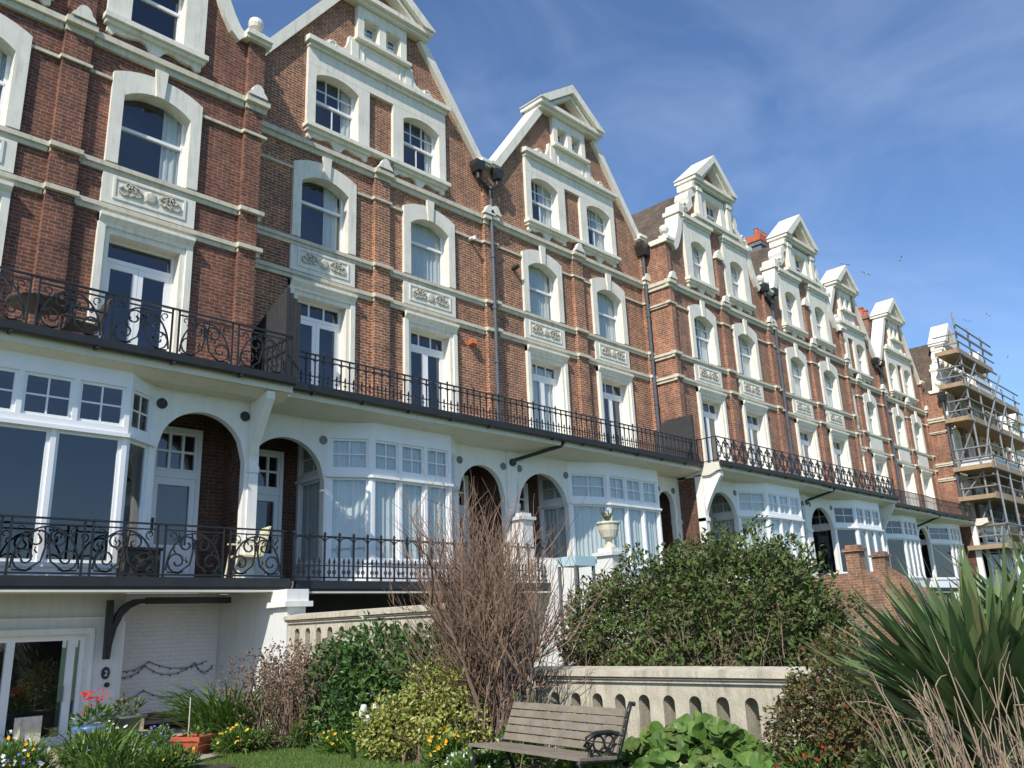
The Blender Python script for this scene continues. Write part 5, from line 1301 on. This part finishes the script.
# big round leaves between bench and wall
root = thing('bergenia_clump', 'mound of big round bright green leaves at the foot of the slotted wall', 'plant', (6.3, -9.8, ZG)); bb = (6.3, -9.8, ZG); V, F = [], []; c0 = 0
for i in range(680):
    p = np.array([6.3, -9.8, ZG])+np.array([G.normal(0, .25), G.uniform(-.95, .75), 0]); hgt = .52-.35*abs(p[1]+9.9)/1.2-.25*abs(p[0]-6.3)/.5; p[2] = ZG+max(.06, hgt*G.uniform(.55, 1.1))
    ax = np.array([-.35, -.25, .8])+G.normal(0, .42, 3); ax /= np.linalg.norm(ax); a = np.cross(ax, G.normal(size=3)); a /= np.linalg.norm(a); b = np.cross(ax, a); r = G.uniform(.035, .078); m = 14
    V.append(p)
    for j in range(m):
        t = 2*math.pi*j/m; V.append(p+(math.cos(t)*a*1.15+math.sin(t)*b)*r+ax*r*(.22*math.cos(2*t)+.12*math.sin(3*t+i)))
    for j in range(m): F.append((c0, c0+1+j, c0+1+(j+1) % m))
    c0 += m+1
raw_obj('leaves', V, F, 'leaf_lime', root, bb)
Q = np.array([[6.1, -8.75, -.95], [6.25, -8.6, -1.0], [6.0, -9.1, -.98]]); 

# bedding flowers
gp = 'bedding flowers along the lawn'
for i, (c, rx, ry, h, fl, lab) in enumerate((
    ((5.62, -3.25), .22, .3, .46, [('fl_orange', 34, .032), ('fl_yellow', 14, .03)], 'orange and yellow wallflowers behind the red trough'),
    ((5.35, -4.0), .2, .25, .28, [('fl_orange', 12, .035), ('fl_yellow', 8, .035)], 'low orange pansies right of the red trough'),
    ((6.0, -4.45), .14, .2, .34, [('fl_orange', 12, .034)], 'small orange flowers under the brown dead bush'),
    ((5.95, -5.25), .16, .3, .26, [('fl_yellow', 12, .03), ('fl_orange', 8, .03)], 'yellow and orange flowers under the dark glossy shrub'),
    ((5.85, -7.25), .2, .22, .36, [('fl_orange', 14, .038), ('fl_yellow', 14, .036)], 'orange and yellow wallflowers left of the bench'),
    ((6.35, -7.75), .2, .25, .42, [('fl_blue', 18, .03)], 'blue flowers behind the far end of the bench'),
    ((6.55, -8.45), .2, .25, .48, [('fl_blue', 34, .028), ('fl_yellow', 5, .035)], 'blue flowers with a yellow bloom between bench and slotted wall'),
    ((5.55, -8.0), .2, .3, .26, [('fl_white', 22, .03)], 'white flowers under the far end of the bench'),
    ((5.6, -9.2), .25, .4, .28, [('fl_white', 10, .03), ('fl_yellow', 10, .03)], 'low white and yellow flowers under the bench seat'),
    ((6.05, -11.0), .22, .26, .46, [('fl_red', 16, .026), ('fl_orange', 2, .05)], 'red flowers with an orange bloom in front of the bronze shrub'),
    ((2.9, -4.0), .35, .5, .42, [('fl_blue', 26, .03), ('fl_white', 16, .04), ('fl_orange', 16, .035)], 'mixed blue white and orange flowers in the left corner bed'),
    ((4.0, -3.5), .4, .45, .40, [('fl_white', 10, .03), ('fl_blue', 6, .03)], 'leafy green bedding in front of the blue pot'),
    ((4.2, -4.75), .3, .25, .24, [('fl_yellow', 4, .03)], 'leafy green bedding at the path edge of the corner bed'),
    ((4.85, -3.05), .15, .15, .30, [('fl_blue', 20, .032)], 'purple blue flowers beside the path near the steps'))):
    flower_clump('flower_clump', lab, c, rx, ry, h, int(900*rx*ry/.06*1.0)+350, 'leaf_lime' if i in (11, 12, 6) else 'leaf_strap', .075, .024, fl, group=gp)
root = thing('white_tulips', 'four white tulips in front of the variegated shrub', 'flowers', (5.85, -5.9, ZG)); bb = (5.85, -5.9, ZG)
for dx, dy, h in ((0, 0, .46), (.05, .10, .40), (-.03, -.12, .36), (.04, -.16, .47)):
    mb = MB(); mb.tube([(dx*.6, dy*.6, 0), (dx, dy, h)], .008, 5); st_ = mb.build('stem', 'leaf_strap', root); mb = MB(); mb.lathe(dx, dy, [(.008, h), (.034, h+.025), (.040, h+.06), (.028, h+.10), (.018, h+.102)], 8); mb.build('bloom', 'fl_white', st_, smooth=True)
V, F = blades(5.85, -5.9, 14, .12, .3, .05, ZG, .5, .5); raw_obj('leaves', V, F, 'leaf_strap', root, bb)

# pots
def pot(label, loc, prof, mat, flowers, nl=160, leaf='leaf_strap', fh=.35, name='flower_pot', square=False, r=.2):
    root = thing(name, label, 'plant pot', loc, rz=.5 if square else 0); root.scale = (.72,)*3 if square else (1, 1, 1); mb = MB()
    if square:
        mb.add([(-.15, -.17, 0), (.15, -.17, 0), (.15, .17, 0), (-.15, .17, 0), (-.21, -.25, .24), (.21, -.25, .24), (.21, .25, .24), (-.21, .25, .24)], [(3, 2, 1, 0), (0, 1, 5, 4), (1, 2, 6, 5), (2, 3, 7, 6), (3, 0, 4, 7)])
        mb.box(-.235, .235, -.275, -.215, .235, .30); mb.box(-.235, .235, .215, .275, .235, .30); mb.box(-.235, -.185, -.215, .215, .236, .30); mb.box(.185, .235, -.215, .215, .236, .30)
        for k in range(9): mb.lathe(-.21+k*.0525, -.25, [(.001, .205), (.026, .215), (.026, .24)], 6)
    else: mb.lathe(0, 0, prof, 18)
    mb.build('bowl', mat, root, smooth=not square); top = .24 if square else prof[-1][1]-.03
    mb = MB(); mb.box(-.18, .18, -.2, .2, top-.05, top-.01) if square else mb.lathe(0, 0, [(r*.9, top-.03), (.01, top)], 12); mb.build('soil', 'soil', root)
    if nl:
        P, D = lobes_points([(0, 0, top+fh*.3, r, r, fh*.5)], nl, .3, .2, top); leaf_obj('foliage', leaf, P, D+np.array([0, 0, .6]), rnd_dirs(nl)+np.array([0, 0, 1.]), .08, .04, root)
    for m, k, rr, h in flowers: Q, _ = lobes_points([(0, 0, top+h, r*.8, r*.8, .09)], k, .2, .2, top); flower_heads('flowers', m, Q, rr, root, (0, 0, 0))
    return root
pot('blue glazed pot with red geraniums in the corner bed', (4.30, -2.35, ZG), [(.16, 0), (.21, .12), (.22, .30), (.24, .33), (.22, .35)], 'blueglaze', [('fl_red', 40, .035, .38), ('fl_red', 16, .03, .22)], 180, 'leaf_strap', .3, r=.22)
pot('dull green wide rimmed pot beside the blue pot', (4.78, -2.1, ZG), [(.14, 0), (.19, .2), (.22, .36), (.29, .385), (.29, .40)], 'greenglaze', [('fl_pink', 4, .025, .2)], 130, 'leaf_hedge', .3, r=.22)
pot('square brick red plastic trough on the sandy path', (5.02, -3.62, ZG), [(.2, .26)], 'redplastic', [], 60, 'leaf_lime', .22, square=True)
mb = MB(); mb.tube([(0, 0, 0), (0, 0, .5)], .008, 5); tag(mb.build('plant_marker', 'relief', loc=(4.97, -3.58, ZG+.15)), 'thin white marker stick in the red trough', 'stick')
for k, lab in ((0, 'lower flat stone step beside the purple flowers'), (1, 'upper flat stone step by the white corner')):
    mb = MB(); mb.box(-.3, .3, -.22, .22, 0, .14); tag(mb.build('stone_step', 'paving', loc=(5.0+.0*k, -1.75+k*.45, ZG+.012+k*.14)), lab, 'step')
mb = MB(); mb.box(-.16, .16, -.02, .02, 0, .42); mb.box(-.12, -.1, -.05, -.02, 0, .42); tag(mb.build('garden_board', 'relief', loc=(3.9, -1.25, ZG+.02)), 'pale patterned board leaning by the garden doors', 'board')

# mown grass
n = 42000; px = G.uniform(2.6, 6.35, n); py = G.uniform(-9.2, -3.9, n)
ok = (px < 6.05) & (px > 3.2+(-py-3.9)*.0) & ~((py > -4.4) & (px < 5.1)) & ~((py > -5.3) & (px < 4.75)); px, py = px[ok], py[ok]; n = len(px)
P = np.stack([px, py, np.full(n, ZG-.003)], 1); tan = np.array([0, 0, 1.])+G.normal(0, .35, (n, 3)); leaf_obj('grass', 'blade', P, tan, rnd_dirs(n), G.uniform(.025, .06, n), .008)['kind'] = 'stuff'
